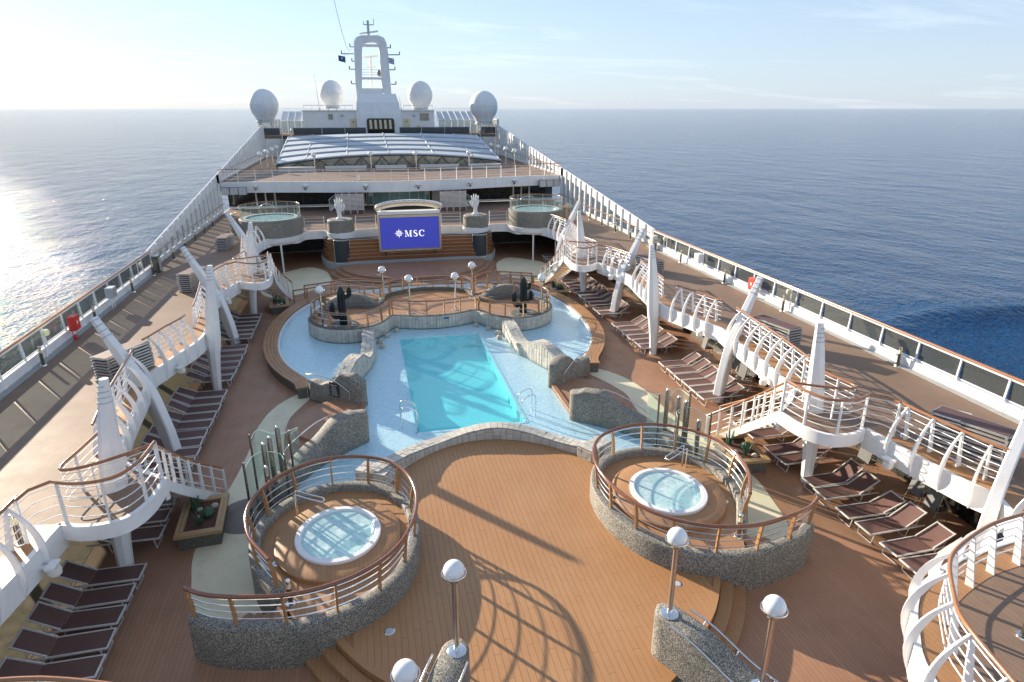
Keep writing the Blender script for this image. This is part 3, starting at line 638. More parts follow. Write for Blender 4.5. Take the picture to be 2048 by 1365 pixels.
for s in (-1, 1):
    sd = 'port' if s < 0 else 'starboard'
    sw = thing('stone_seat_wall', f'pale stone wall with wavy top standing in the {sd} side of the pool', 'stone wall', (s*3.8, 29, 0))
    Q = resample(mir(sm(SEAT), s), .15); Q = offs(Q, .28*s)
    recalc(wallmesh(Q, .60, .1, [sh(i/(len(Q)-1)) for i in range(len(Q))], .03).build('wall_core', 'grout', sw, 40))
    stones(sw, offs(Q, .3), .25, sh, (.18, .3), 2, .02, 1); stones(sw, offs(Q, -.3), .25, sh, (.18, .3), 2, .02, -1); cap_stones(sw, Q, .6, sh, (.2, .3), 3)
    pa = hgt([(0, 1.32), (.12, 1.48), (.3, 1.46), (.62, 1.0), (.8, .86), (1, .88)])
    Q = resample(mir(cr_spline([(4.12, 24.95, 0), (4.9, 25.5, 0), (6.0, 26.35, 0)], 8), s), .08)
    w1 = thing('pebble_wall', f'humped pebble-dash wall beside the seat wall at the {sd} pool entry', 'pebble wall', (s*5, 25.6, 0))
    recalc(wallmesh(Q, .52, .05, [pa(i/(len(Q)-1)) for i in range(len(Q))], .07).build('wall_body', 'pebble', w1, 50))
    pb = hgt([(0, 1.40), (.08, 1.52), (.2, 1.55), (.5, 1.05), (.75, .86), (1, .78)])
    Q = resample(mir(cr_spline([(4.12, 21.75, 0), (4.75, 21.25, 0), (5.6, 20.45, 0), (6.25, 19.5, 0), (6.7, 18.55, 0)], 8), s), .08)
    w2 = thing('pebble_wall', f'long humped pebble-dash wall beside the glass shower on the {sd} side', 'pebble wall', (s*5.2, 20.6, 0))
    recalc(wallmesh(Q, .56, .05, [pb(i/(len(Q)-1)) for i in range(len(Q))], .07).build('wall_body', 'pebble', w2, 50))
    for nm, pts, who in (('grab_rail', [(6.35, 26.5, 1.12), (5.9, 26.0, 1.25), (5.2, 25.35, 1.22), (4.55, 24.8, .85)], w1), ('grab_rail', [(5.15, 21.6, 1.42), (5.7, 21.45, 1.22), (6.4, 21.0, .85), (6.75, 20.7, .6)], w2)):
        g = thing('grab_rail', f"curved steel grab rail at the {sd} pool entry {'by the seat wall' if who is w1 else 'by the shower'}", 'grab rail', (s*pts[0][0], pts[0][1], .5))
        MB().tube(cr_spline(mir(pts, s), 6), .022, 8).build('rail_tube', 'steel', g, 60)
        for q in (pts[0], pts[-1]): MB().tube([V(s*q[0], q[1], q[2]), V(s*q[0], q[1], .05)], .016, 6).build('stanchion', 'steel', g, 60)
    ent = (thing('entry_steps', f'rounded brown wooden steps into the pool on the {sd} side', 'steps', (s*5.3, 23.6, 0)))
    for k, (rx, z) in enumerate(((2.72, .16), (2.42, .32))):
        P = [V(s*(4.25+rx*math.cos(R(a))), 23.5+2.35*math.sin(R(a))*(rx/2.72), 0) for a in range(-88, 89, 8)]+[V(s*4.1, 25, 0), V(s*4.1, 21.9, 0)]
        recalc(MB().prism(P, 0, z).build('step', 'deck', ent))
    recalc(MB().box((s*4.05, 23.4, .21), (.16, 3.0, .36)).build('curb', 'deck', ent))
    # near lamp wall
    lw = thing('lamp_wall', f'sloping pebble-dash stair wall carrying lamps on the {sd} side of the dance floor', 'pebble wall', (s*2.5, 9.2, 0))
    Pq = resample(mir([(2.28, 9.95, 0), (2.62, 9.3, 0), (3.0, 8.6, 0), (3.5, 7.7, 0)], s), .1)
    ph = hgt([(0, 1.66), (.2, 1.66), (.85, 1.30), (1, 1.26)])
    recalc(wallmesh(Pq, .56, .0, [ph(i/(len(Pq)-1)) for i in range(len(Pq))], .06).build('wall_body', 'pebble', lw, 50))
    for d in (-.36, .36):
        g = thing('stair_handrail', f"polished steel handrail on the {'inner' if d*s < 0 else 'outer'} face of the {sd} lamp wall", 'handrail', (s*2.5, 9, 1))
        P2 = offs(Pq, d); P2 = [V(p.x, p.y, ph(i/(len(P2)-1))+.12-(.1 if i else 0)) for i, p in enumerate(P2)][3:]
        MB().tube(P2, .024, 8).build('rail_tube', 'steel', g, 60)
        for i in (4, len(P2)//2, len(P2)-4): MB().tube([P2[i], V(P2[i].x, P2[i].y, P2[i].z-.1).lerp(Pq[i+3]+V(0, 0, P2[i].z-.12), .45)], .012, 6).build('bracket', 'steel', g)
sg = thing('pool_rules_sign', 'dark navy sign plate with pale text rows on the pebble wall', 'sign', (-5.17, 25.3, .5))
a = V(-5.17, 25.315, .80); ang = R(-36.7)
MM = Matrix.Rotation(ang, 3, 'Z')
MB().box(a, (.46, .025, .62), M=MM).build('plate', 'slate', sg)
for k in range(9):
    wd = .34 if k == 0 else random.uniform(.2, .36); MB().box(a+MM @ V(random.uniform(-.02, .02), -.0155, .2-.052*k-(.03 if k else 0)), (wd, .006, .022 if k == 0 else .010), M=MM).build('text_row', 'offwhite', sg)
# ladders and fountain nozzles
for s in (-1, 1):
    sd = 'port' if s < 0 else 'starboard'
    ld = thing('pool_ladder', f'steel pool ladder with two hooped rails on the {sd} edge', 'ladder', (s*2.2, 22.8, .2))
    for y in (22.35, 22.95):
        MB().tube(cr_spline([(s*2.62, y, .2), (s*2.62, y, .95), (s*2.5, y, 1.12), (s*2.2, y, 1.0), (s*2.02, y, .7), (s*2.02, y, -.6)], 5), .024, 8).build('rail_hoop', 'steel', ld, 60)
    for z in (.15, -.15, -.45): MB().box((s*2.02, 22.65, z), (.1, .56, .03)).build('rung', 'steel', ld)
for s in (-1, 1):
    for k, (x_, y_) in enumerate(((2.2, 33.85), (2.75, 33.1), (3.15, 32.3), (3.05, 31.5))):
        nz = thing('fountain_nozzle', f"small fountain nozzle, {ORD[k]} from the island middle, {'port' if s < 0 else 'starboard'} side", 'nozzle', (s*x_, y_, .2), 'pool fountain nozzles')
        MB().lathe([(.001, .24), (.08, .23), (.14, .18), (.16, 0)], (s*x_, y_, .2), 12).build('dome', 'rock', nz, 60); MB().lathe([(.001, .27), (.03, .27), (.03, .22)], (s*x_, y_, .2), 8).build('jet', 'steel_dark', nz, 60)
# ------------------------------------------------------------------ island
ISL = [(0, 33.92), (1.0, 34.08), (1.9, 34.4), (2.35, 34.5), (2.8, 33.6), (3.4, 32.95), (4.4, 32.55), (5.5, 32.8), (6.3, 33.5), (6.75, 34.5), (6.75, 35.5), (6.2, 36.6), (5.2, 37.25), (4.2, 37.25), (3.3, 37.0), (2.95, 37.7), (2.85, 38.6), (2.3, 39.5), (1.2, 40.1), (0, 40.3)]
ih = sm(ISL, 4); il = ih[:-1]+[ih[-1]]+[V(-p.x, p.y, 0) for p in reversed(ih[1:-1])]
isl = thing('pool_island', 'raised wooden island with pale stone front in the pool', 'island', (0, 36.5, 0))
recalc(MB().prism(il, .05, ZI).build('island_floor', 'deck_orange', isl))
Qh = resample(ih, .2)
for s in (-1, 1):
    Q = mir(Qh, s); recalc(wallmesh(offs(Q, .12*s), .3, .1, .97, .03, False).build('parapet', 'pebble_dark', isl, 40))
    fr = [p for p in Q if p.y < 36.2]
    k = next(i for i, p in enumerate(Q) if p.y >= 36.2); stones(isl, offs(Q[:k], -.03*s), .25, lambda t: .98, (.16, .3), 2, .02, -s)
MB().box((.55, 33.93, .8), (.3, .04, .08), rz=.1).build('depth_plate', 'flag_blue', isl)
for s in (-1, 1):
    sd = 'port' if s < 0 else 'starboard'
    rl = thing('island_railing', f'wooden railing with steel rods along the front of the island on the {sd} lobe', 'railing', (s*4.5, 33, .95))
    Q = mir(sm(ISL[3:13], 4), s); railing(rl, [V(p.x, p.y, .95) for p in resample(offs(Q, .14*s), .25)], .82, 'wood', 1.0, 3, 'steel', lean=.06*s)
    ar = thing('pebble_hump', f'low arched pebble wall behind the {sd} island lobe', 'pebble wall', (s*4.6, 37.6, 0))
    P = [V(s*(4.7+2.0*math.cos(R(a))), 36.2+1.7*math.sin(R(a)), 0) for a in range(40, 141, 10)]
    recalc(wallmesh(P, .45, .1, [.95+.5*math.sin(math.pi*i/(len(P)-1)) for i in range(len(P))], .06).build('wall_body', 'pebble', ar, 50))
    br = thing('foot_bridge', f'short wooden foot bridge with railings onto the island from the {sd} side', 'bridge', (s*5.4, 40, .3))
    A = [V(s*7.9, 41.9, .05), V(s*6.6, 41.2, .35), V(s*5.0, 40.3, .72), V(s*3.6, 39.5, .8), V(s*2.6, 39.0, .8)]; A = cr_spline(A, 5)
    o1, o2 = offs(A, .62), offs(A, -.62)
    recalc(MB().loft([[p+V(0, 0, -.12), p, q, q+V(0, 0, -.12)] for p, q in zip(o1, o2)]).build('bridge_deck', 'deck_orange', br))
    for w_ in (o1, o2):
        railing(br, [p for p in w_], .85, 'wood', .95, 3, 'steel')
rl = thing('island_railing', 'wooden railing along the middle front of the island above the depth plate', 'railing', (0, 34.2, .95))
Q = [V(-p.x, p.y, 0) for p in reversed(sm(ISL[:4], 4))]+sm(ISL[:4], 4)[1:]; railing(rl, [V(p.x, p.y, .95) for p in resample(offs(Q, .14), .25)], .82, 'wood', 1.0, 3, 'steel')
rl = thing('island_railing', 'wooden railing along the curved back of the island facing the stage', 'railing', (0, 40.2, .95))
Q = sm(ISL[16:], 4); Q = Q+[V(-p.x, p.y, 0) for p in reversed(Q[:-1])]; railing(rl, [V(p.x, p.y, .95) for p in resample(offs(Q, .14), .25)], .82, 'wood', 1.0, 3, 'steel')
for s in (-1, 1):
    sd = 'port' if s < 0 else 'starboard'
    cs = thing('cactus_statue', f'dark bronze cactus sculpture with curved arms on the {sd} island lobe', 'sculpture', (s*4.95, 34.0, ZI))
    c = V(s*4.95, 34.0, ZI)
    recalc(MB().lathe([(.001, .06), (.7, .06), (.8, .03), (.82, 0)], c, 24).build('gravel_bed', 'pebble_dark', cs))
    def ribbed(P, r):
        P = cr_spline(P, 5) if len(P) > 2 else P; mb = MB(); m = len(P); secs = []
        for i, p in enumerate(P):
            t = (P[min(i+1, m-1)]-P[max(i-1, 0)]).normalized(); u = t.orthogonal().normalized(); u = (V(0, 1, 0)-t*t.dot(V(0, 1, 0))).normalized(); v_ = t.cross(u)
            f = i/(m-1); rr = r*min(1, .35+3*(1-f)**.6 if f > .85 else 1)
            rr *= (1-((f-.85)/.15)**2*.75) if f > .85 else 1
            secs.append([p+(u*math.cos(2*math.pi*k/20)+v_*math.sin(2*math.pi*k/20))*rr*(1 if k % 2 else .80) for k in range(20)])
        return mb.loft(secs)
    ribbed([c, c+V(0, 0, .4), c+V(s*.02, 0, 1.2), c+V(0, 0, 2.15)], .2).build('trunk', 'bronze', cs, 25)
    ribbed([c+V(-.1, 0, .55), c+V(-.38, 0, .5), c+V(-.52, 0, .75), c+V(-.5, 0, 1.35)], .13).build('arm', 'bronze', cs, 25)
    ribbed([c+V(.08, 0, .75) if s > 0 else c+V(.1, 0, 1.6), c+V(.36, 0, .72) if s > 0 else c+V(.3, 0, 1.58), c+V(.44, 0, .95) if s > 0 else c+V(.42, 0, 1.75), c+V(.42, 0, 1.35) if s > 0 else c+V(.4, 0, 2.1)], .12).build('arm', 'bronze', cs, 25)
    if s > 0: ribbed([c+V(.1, 0, 1.45), c+V(.3, 0, 1.45), c+V(.36, 0, 1.6), c+V(.36, 0, 1.8)], .09).build('arm', 'bronze', cs, 25)
    for k in range(4): recalc(MB().sphere(c+V(.5*math.cos(k*1.9), .5*math.sin(k*1.9)-.1, .08), .07, 8, 6, .7).build('pebble_stone', 'rock', cs, 60))
# ------------------------------------------------------------------ globe lamps
def make_lamp(name, pole, gr, label, group, base='steel'):
    t = thing(name, label, 'lamp', (0, 0, 0), group)
    MB().lathe([(.001, .035), (.17, .035), (.19, .02), (.19, 0)], (0, 0, 0), 20).build('base_plate', 'steel', t, 40)
    MB().lathe([(.055, .03), (.055, pole)], (0, 0, 0), 14).build('pole', 'steel', t, 60)
    co = MB().lathe([(.055, pole), (.10, pole+.03), (.10, pole+.08), (.07, pole+.10), (.001, pole+.10)], (0, 0, 0), 16).build('collar', 'gold_metal', t, 40)
    cz = pole+.08+gr*.95
    MB().sphere((0, 0, cz), gr, 24, 16).build('globe', 'globe', t, 80)
    ring = [V(gr*1.12*math.cos(R(a)), gr*1.12*math.sin(R(a)), cz-gr*.25) for a in range(0, 360, 15)]
    MB().tube(ring, .016, 6, True).build('ring', 'steel', co, 60)
    for a in range(0, 360, 90):
        MB().tube([V(.09*math.cos(R(a+45)), .09*math.sin(R(a+45)), pole+.06), V(gr*1.12*math.cos(R(a+45)), gr*1.12*math.sin(R(a+45)), cz-gr*.25)], .008, 5).build('strut', 'steel', co)
    return t
lampN = make_lamp('globe_lamp', 1.66, .205, 'x', 'x')
g1 = 'globe lamps on the stair walls'
for s in (-1, 1):
    place(lampN, USED, (s*2.26, 9.86, 1.655), 0, f"white globe lamp at the upper end of the {'port' if s < 0 else 'starboard'} lamp wall", g1)
    place(lampN, USED, (s*3.30, 8.05, 1.315), 0, f"white globe lamp at the lower end of the {'port' if s < 0 else 'starboard'} lamp wall", g1)
lampI = make_lamp('globe_lamp', 1.72, .215, 'x', 'x')
for (x, y, tx) in ((6.02, 34.1, 'beside the {} cactus sculpture'), (1.3, 35.5, 'at the front of the island on the {} half'), (2.68, 37.95, 'at the back of the island on the {} half')):
    for s in (-1, 1):
        place(lampI, USED, (s*x, y, ZI), 0, 'white globe lamp on steel pole '+tx.format('port' if s < 0 else 'starboard'), 'globe lamps on the island')
lampF = make_lamp('globe_lamp', 1.45, .26, 'x', 'x')
for x in (2.4, 8.2):
    for s in (-1, 1): place(lampF, USED, (s*x, 73.0, Z15), 0, f"{'inner' if x < 5 else 'outer'} white globe lamp before the glass roof, {'port' if s < 0 else 'starboard'} half", 'globe lamps before the glass roof')
for s in (-1, 1):
    for k in range(4): place(lampF, USED, (s*(13.85-.1*k), 75.2+4.2*k, Z15), 0, f"{ORD[k]} white globe lamp, counting forward, beside the {'port' if s < 0 else 'starboard'} edge of the glass roof", f"globe lamps on the {'port' if s < 0 else 'starboard'} side of the glass roof")
# ------------------------------------------------------------------ white columns and leaning fins
def section(c, t, depth, thick, axis):
    t = t.normalized(); a = (axis-t*axis.dot(t)).normalized(); b = t.cross(a)
    ch = .12*min(depth, thick)
    pts = []
    for sx, sy in ((-1, -1), (1, -1), (1, 1), (-1, 1)):
        e = [(sx*(depth/2-ch), sy*thick/2), (sx*depth/2, sy*(thick/2-ch))]
        if sx*sy > 0: e.reverse()
        pts += [c+a*u+b*v for u, v in e]
    return pts
def column(s, y, label, land):
    t = thing('spire_column', label, 'column', (s*10.2, y, 0), 'white spire columns')
    up = []; 
    for z, d, x in ((Z14-.75, .58, 10.18), (Z14-.1, .62, 10.12), (3.4, .56, 10.04), (4.4, .43, 9.94), (5.2, .30, 9.85), (5.6, .22, 9.8)):
        c = V(s*x, y, z); up.append([c+V(math.cos(R(22.5+45*k))*d/2, math.sin(R(22.5+45*k))*d/2, 0) for k in range(8)])
    recalc(MB().loft(up).build('spire', 'white', t, 30))
    lo = []
    for z, d, x in ((0, .36, 10.3), (1.0, .44, 10.26), (Z14-.76, .57, 10.2)):
        c = V(s*x, y, z); lo.append([c+V(math.cos(R(22.5+45*k))*d/2, math.sin(R(22.5+45*k))*d/2, 0) for k in range(8)])
    recalc(MB().loft(lo).build('leg', 'white', t, 30))
    for k in range(4):
        z = 5.0+.14*k; d = .355-.027*k; c = V(s*(9.88-.015*k), y, z)
        recalc(MB().loft([[c+V(math.cos(R(22.5+45*q))*d/2, math.sin(R(22.5+45*q))*d/2, dz) for q in range(8)] for dz in (0, .03)]).build('ring', 'bulb_grey', t))
def fin(s, y, label):
    t = thing('leaning_fin', label, 'fin', (s*10.45, y, 0), 'leaning white fins')
    P = cr_spline([(s*10.55, y, 0), (s*10.82, y+.2, 1.2), (s*11.2, y+.45, 2.35), (s*11.78, y+.78, 3.4), (s*12.65, y+1.2, 5.0)], 4)
    n = len(P); ax = V(s*.55, -.8, 0); secs = []
    dep = hgt([(0, .42), (.3, .56), (.52, .68), (.75, .48), (1, .20)])
    for i, p in enumerate(P):
        tt = P[min(i+1, n-1)]-P[max(0, i-1)]; secs.append(section(p, tt, dep(i/(n-1)), .36-.13*i/n, V(s*.8, .55, -.55)))
    recalc(MB().loft(secs).build('blade', 'white', t, 25))
    for k in range(4):
        i = n-2; p = P[-1].lerp(P[-3], .12+.22*k); tt = P[-1]-P[-3]
        recalc(MB().loft([section(p+tt.normalized()*d, tt, .25+.038*k, .265+.008*k, V(s*.8, .55, -.55)) for d in (0, .03)]).build('ring', 'bulb_grey', t))
for s in (-1, 1):
    sd = 'port' if s < 0 else 'starboard'
    for y, w_ in ((16.05, 'through the aft stair landing'), (28.2, 'midway along the pool'), (39.2, 'through the forward stair landing')): column(s, y, f'white tapered spire column {w_} on the {sd} side', y != 28.2)
    for y, w_ in ((10.2, 'beside the aft balcony'), (22.3, 'next to the aft stair'), (34.4, 'beside the forward row of loungers'), (46.5, 'below the upper whirlpool')): fin(s, y, f'white leaning fin {w_} on the {sd} side')
# ------------------------------------------------------------------ promenade railings with crescent ribs
RIB_OUT = [(-.04, -.66), (-.13, -.45), (-.20, -.15), (-.17, .2), (-.05, .55), (.12, .82), (.33, 1.06)]
RIB_IN = [(.0, -.58), (.02, -.3), (-.02, 0.03), (.0, .3), (.10, .58), (.22, .82), (.38, 1.0)]
def ribbed_rail(s, path, label, ribs=True, step=.84, inset=.36, rods=5):
    P = resample(mir(path, s), .22); P = [V(p.x, p.y, Z14) for p in P]
    rl = thing('promenade_railing', label, 'railing', tuple(P[len(P)//2]))
    In = offs(P, -inset*s)
    railing(rl, [V(p.x, p.y, Z14+.004) for p in In], 1.1, 'white', 2.2, rods, 'white', rr=.014, hr=.04, posts=not ribs)
    if ribs:
        n = max(1, round(plen(P)/step)); ds = [0]
        for a, b in zip(P, P[1:]): ds.append(ds[-1]+(b-a).length)
        for q in range(n):
            d = ds[-1]*(q+.5)/n; j = 0
            while j < len(P)-2 and ds[j+1] < d: j += 1
            p = P[j].lerp(P[j+1], (d-ds[j])/(ds[j+1]-ds[j])); t = tang(P, j); nv = V(-t.y, t.x, 0)*-s      # towards the deck
            o3, i3 = [cr_spline([(a, b, 0) for a, b in X], 2) for X in (RIB_OUT, RIB_IN)]
            secs = [[p+nv*a.x+V(0, 0, a.y)-t*.02, p+nv*b.x+V(0, 0, b.y)-t*.02, p+nv*b.x+V(0, 0, b.y)+t*.02, p+nv*a.x+V(0, 0, a.y)+t*.02] for a, b in zip(o3, i3)]
            recalc(MB().loft(secs).build('rib', 'white_gloss', rl, 30))
            q4 = [(.46, .0), (.62, .0), (.42, 1.07), (.34, 1.07)]
            vs = [p+nv*a+V(0, 0, b)+t*k*.02 for k in (-1, 1) for a, b in q4]
            recalc(MB().add(vs, [(0, 1, 2, 3), (7, 6, 5, 4), (0, 4, 5, 1), (1, 5, 6, 2), (2, 6, 7, 3), (3, 7, 4, 0)]).build('rib_plate', 'white_gloss', rl))
    return rl
def sub(P, y0, y1): return [p for p in P if y0 <= p.y <= y1]
for s in (-1, 1):
    sd = 'port' if s < 0 else 'starboard'
    ribbed_rail(s, sub(E1, 5, 10.3), f'ribbed white railing with wooden handrail round the aft balcony, {sd} side')
    ribbed_rail(s, sub(E1, 10.85, 14.25), f'ribbed white railing between the aft fin and the aft landing, {sd} side')
    ribbed_rail(s, sub(E2, 17.2, 23.6), f'ribbed white railing forward of the aft landing, {sd} side')
    ribbed_rail(s, sub(E2, 24.3, 27.5), f'ribbed white railing just aft of the midway column, {sd} side')
    ribbed_rail(s, sub(E2, 28.7, 33.4), f'ribbed white railing just forward of the midway column, {sd} side')
    ribbed_rail(s, sub(E2, 34.4, 37.05), f'ribbed white railing beside the forward landing, {sd} side')
    ribbed_rail(s, sub(E3[:28], 41.3, 46.4), f'ribbed white railing forward of the forward landing, {sd} side')
    ribbed_rail(s, [p for p in E3 if 46.9 < p.y < 49.9 and p.x > 10], f'short ribbed white railing below the upper whirlpool, {sd} side')
    ribbed_rail(s, [V(8.05, 52.52, 0), V(7.4, 52.62, 0), V(6.6, 52.55, 0)], f'white railing between the upper whirlpool and the statue pillar, {sd} side', False, rods=4, inset=.15)
    ribbed_rail(s, [V(4.15, 52.5, 0), V(3.4, 52.6, 0), V(2.6, 52.7, 0)], f'white railing between the statue pillar and the video screen, {sd} side', False, rods=4, inset=.15)
    for LA, nm, yy in ((LA1, 'aft', 16.05), (LA2, 'forward', 39.2)):
        P = [V(p.x, p.y, Z14) for p in resample(mir(LA, s), .2)]
        rl = thing('landing_railing', f'curved white railing with wooden handrail on the {nm} stair landing, {sd} side', 'railing', tuple(P[len(P)//2]))
        lead = [V(s*11.2, 13.95, Z14), V(s*11.12, 14.35, Z14)] if nm == 'aft' else [V(s*10.95, 36.75, Z14), V(s*10.78, 37.05, Z14)]
        railing(rl, lead+offs(P, -.05*s), 1.1, 'white', .95, 4, 'white', rr=.014, hr=.042)
        # guard round the column
        g = thing('column_guard', f'white hairpin guard rail beside the {nm} landing column, {sd} side', 'railing', (s*11, yy, Z14))
        G = cr_spline(mir([(10.6, yy+1.35, Z14), (10.75, yy+.2, Z14), (10.85, yy-.75, Z14), (10.3, yy-.75, Z14), (9.6, yy-.35, Z14), (9.05, yy+.1, Z14)], s), 5)
        railing(g, G, 1.05, 'white', 1.3, 5, 'white', rr=.013, hr=.04)
        # open stair
        st = thing('open_stair', f'open wooden stair with white stringers down from the {nm} landing, {sd} side', 'stair', (s*9, yy+3, 0))
        y0 = LA[-1].y
        I = cr_spline([(9.02, y0, Z14-.05), (9.05, y0+1.0, 1.83), (8.95, y0+1.75, 1.22), (8.72, y0+2.45, .62), (8.36, y0+3.15, .0)], 5); O = cr_spline([(10.15, y0+.05, Z14-.05), (10.17, y0+1.1, 1.83), (10.04, y0+2.0, 1.22), (9.72, y0+2.9, .62), (9.22, y0+3.75, .0)], 5)
        I, O = mir(I, s), mir(O, s)
        for k in range(14):
            u = (k+.5)/14*(len(I)-1); j = int(u); f = u-j
            a, b = I[j].lerp(I[j+1], f), O[j].lerp(O[j+1], f); t = (I[j+1]-I[j]); t.z = 0; t.normalize()
            a = V(a.x, a.y, a.z); b = V(b.x, b.y, a.z)
            vs = [q+t*d+V(0, 0, z) for z in (-.04, 0) for q, d in ((a, -.14), (b, -.14), (b, .14), (a, .14))]
            recalc(MB().add(vs, [(3, 2, 1, 0), (4, 5, 6, 7), (0, 1, 5, 4), (1, 2, 6, 5), (2, 3, 7, 6), (3, 0, 4, 7)]).build('tread', 'planter_wood', st))
        for W in (I, O):
            recalc(MB().loft([[p+V(-.03, 0, -.26), p+V(.03, 0, -.26), p+V(.03, 0, .1), p+V(-.03, 0, .1)] for p in W]).build('stringer', 'white', st))
            railing(st, [p+V(0, 0, .08) for p in W], .98, 'white', .62, 3, 'white', rr=.014, hr=.04)
# ------------------------------------------------------------------ sun loungers
def make_lounger():
    t = thing('sun_lounger', 'x', 'sun lounger')
    def quad(x0, z0, x1, z1, w, th=.012):
        sag = .02; mb = MB(); secs = []
        for i in range(5):
            f = i/4; x, z = lerp(x0, x1, f), lerp(z0, z1, f)
            secs.append([V(x, y, z-(sag*(1-(2*y/w)**2)*math.sin(math.pi*f))) for y in (-w/2, -w/4, 0, w/4, w/2)]+[V(x, y, z-th-(sag*(1-(2*y/w)**2)*math.sin(math.pi*f))) for y in (w/2, w/4, 0, -w/4, -w/2)])
        return mb.loft(secs)
    recalc(quad(.03, .36, 1.18, .36, .57).build('seat_sling', 'sling', t, 30)); recalc(quad(1.2, .365, 1.83, .70, .57).build('back_sling', 'sling', t, 30))
    mb = MB()
    for y in (-.3, .3): mb.beam((0, y, .35), (1.85, y, .35), .03, .045)
    mb.beam((.0, -.31, .355), (.0, .31, .355), .035, .045)
    mb.build('frame', 'alu', t)
    mb = MB()
    for y in (-.29, .29): mb.beam((1.19, y, .38), (1.86, y, .735), .028, .04)
    mb.beam((1.84, -.275, .725), (1.84, .275, .725), .04, .03)
    mb.build('back_frame', 'alu', t)
    for x in (.16, 1.32):
        MB().tube([(x, -.28, .33), (x-.04, -.26, .02), (x-.04, .26, .02), (x, .28, .33)], .018, 6).build('leg', 'alu', t, 60)
    MB().tube([(1.6, -.29, .60), (1.52, -.29, .36), (1.52, .29, .36), (1.6, .29, .60)], .012, 5).build('prop', 'alu', t, 60)
    return t
LG = make_lounger()
def row(s, ys, label, x=9.72):
    g = 'sun loungers '+label
    for k, y in enumerate(sorted(ys)):
        place(LG, USED, (s*x+random.uniform(-.04, .04), y+random.uniform(-.02, .02), .008), (0 if s > 0 else math.pi)+random.uniform(-.03, .03), f'{ORD[k]} brown lounger, counting forward, {label}', g)
        o = [q for q in LAST][-1]; ang_ = R(random.uniform(-7, 5)); h_ = V(1.19, 0, .365)
        for ch in o.children:
            if ch.name.startswith('back_'): ch.rotation_euler = (0, ang_, 0); ch.location = h_-Matrix.Rotation(ang_, 3, 'Y') @ h_
def rng(a, b, n): return [lerp(a, b, i/(n-1)) for i in range(n)]
row(-1, rng(9.35, 15.55, 9), 'of the row aft of the aft column, port side')
row(-1, [17.25, 18.1, 18.95, 19.75], 'beside the aft planter, port side')
row(-1, rng(22.65, 27.0, 7)+[21.9, 21.2], 'of the row just aft of the midway column, port side')
row(-1, rng(28.7, 32.8, 6), 'between midway column and forward fin, port side')
row(-1, rng(34.4, 38.2, 6), 'aft of the forward column, port side')
row(-1, rng(45.0, 48.2, 5), 'under the upper whirlpool, port side', 10.7)
row(1, [15.47, 14.82, 13.77, 12.98, 12.02, 11.3, 10.2, 9.5], 'of the pairs aft of the aft column, starboard side', 9.85)
row(1, [19.6, 18.8, 17.6, 16.9], 'beside the aft planter, starboard side', 9.85)
row(1, [25.95, 25.12, 24.36, 23.65, 22.96, 22.23], 'of the row aft of the midway column, starboard side', 9.72)
row(1, [32.0, 31.3, 30.55, 29.8, 29.1, 28.4], 'between midway column and forward fin, starboard side', 9.65)
row(1, [34.3, 35.0], 'of the pair by the forward fin, starboard side', 9.6)
row(1, rng(36.2, 41.8, 8), 'below the forward landing, starboard side', 9.65)
row(1, rng(45.0, 50.0, 8), 'under the upper whirlpool, starboard side', 10.5)
def make_flat():
    t = thing('stacked_lounger', 'x', 'sun lounger')
    mb = MB()
    for y in (-.33, .33): mb.beam((-.95, y, .06), (.95, y, .06), .05, .055)
    for x in (-.94, .3, .94): mb.beam((x, -.33, .06), (x, .33, .06), .05, .05)
    for x, y in ((-.9, -.35), (-.9, .35), (.9, -.35), (.9, .35)): mb.box((x, y, .045), (.06, .03, .09))
    mb.build('frame', 'alu_shaded', t); MB().box((0, 0, .095), (1.86, .60, .014)).build('sling', 'sling', t)
    for y in (-.36, .36): MB().beam((.2, y, .10), (.85, y, .05), .02, .025).build('folded_leg', 'alu', t)
    return t
FL = make_flat()
def stack(x, y, rz, n, label):
    for k in range(n): place(FL, USED, (x+random.uniform(-.02, .02), y+random.uniform(-.02, .02), Z14+.006+.108*k), rz+random.uniform(-.02, .02), f'folded lounger, {ORD[k]} from the bottom, {label}', 'stacked loungers '+label)
stack(-12.25, 24.1, R(60), 9, 'stack behind the aft fin, port promenade'); stack(-12.6, 36.4, R(75), 9, 'stack behind the forward fin, port promenade'); stack(-12.9, 47.2, R(85), 8, 'stack before the upper whirlpool, port promenade')
stack(12.45, 21.7, R(105), 9, 'stack behind the middle railing, starboard promenade'); stack(12.55, 12.75, R(112), 9, 'stack behind the aft railing, starboard promenade'); stack(12.6, 34.3, R(100), 8, 'stack behind the forward fin, starboard promenade')
# folded grey chairs under the starboard promenade
def make_chair():
    t = thing('folding_chair', 'x', 'chair')
    M = Matrix.Rotation(R(-12), 3, 'Y')
    MB().box((0, 0, .72), (.02, .5, .74), M=M).build('back_sling', 'grey_sling', t); MB().box((-.16, 0, .40), (.4, .48, .02)).build('seat', 'grey_sling', t)
    for y in (-.27, .27): MB().tube([(.12, y, 0), (.02, y, .4), (-.08, y, 1.1)], .013, 6).build('frame_tube', 'steel', t, 60); MB().tube([(-.36, y, 0), (-.3, y, .42), (.02, y, .42)], .013, 6).build('leg', 'steel', t, 60)
    return t
CH = make_chair()
for k, y in enumerate((10.2, 11.5, 13.4, 14.15, 16.2, 18.0, 20.6, 21.4, 23.8, 24.6, 25.3, 27.5)):
    place(CH, USED, (12.6+.15*(k % 2), y, .006), R(180)+random.uniform(-.2, .2), f'{ORD[k]} grey sling chair, counting forward, under the starboard promenade', 'grey chairs under the promenade')
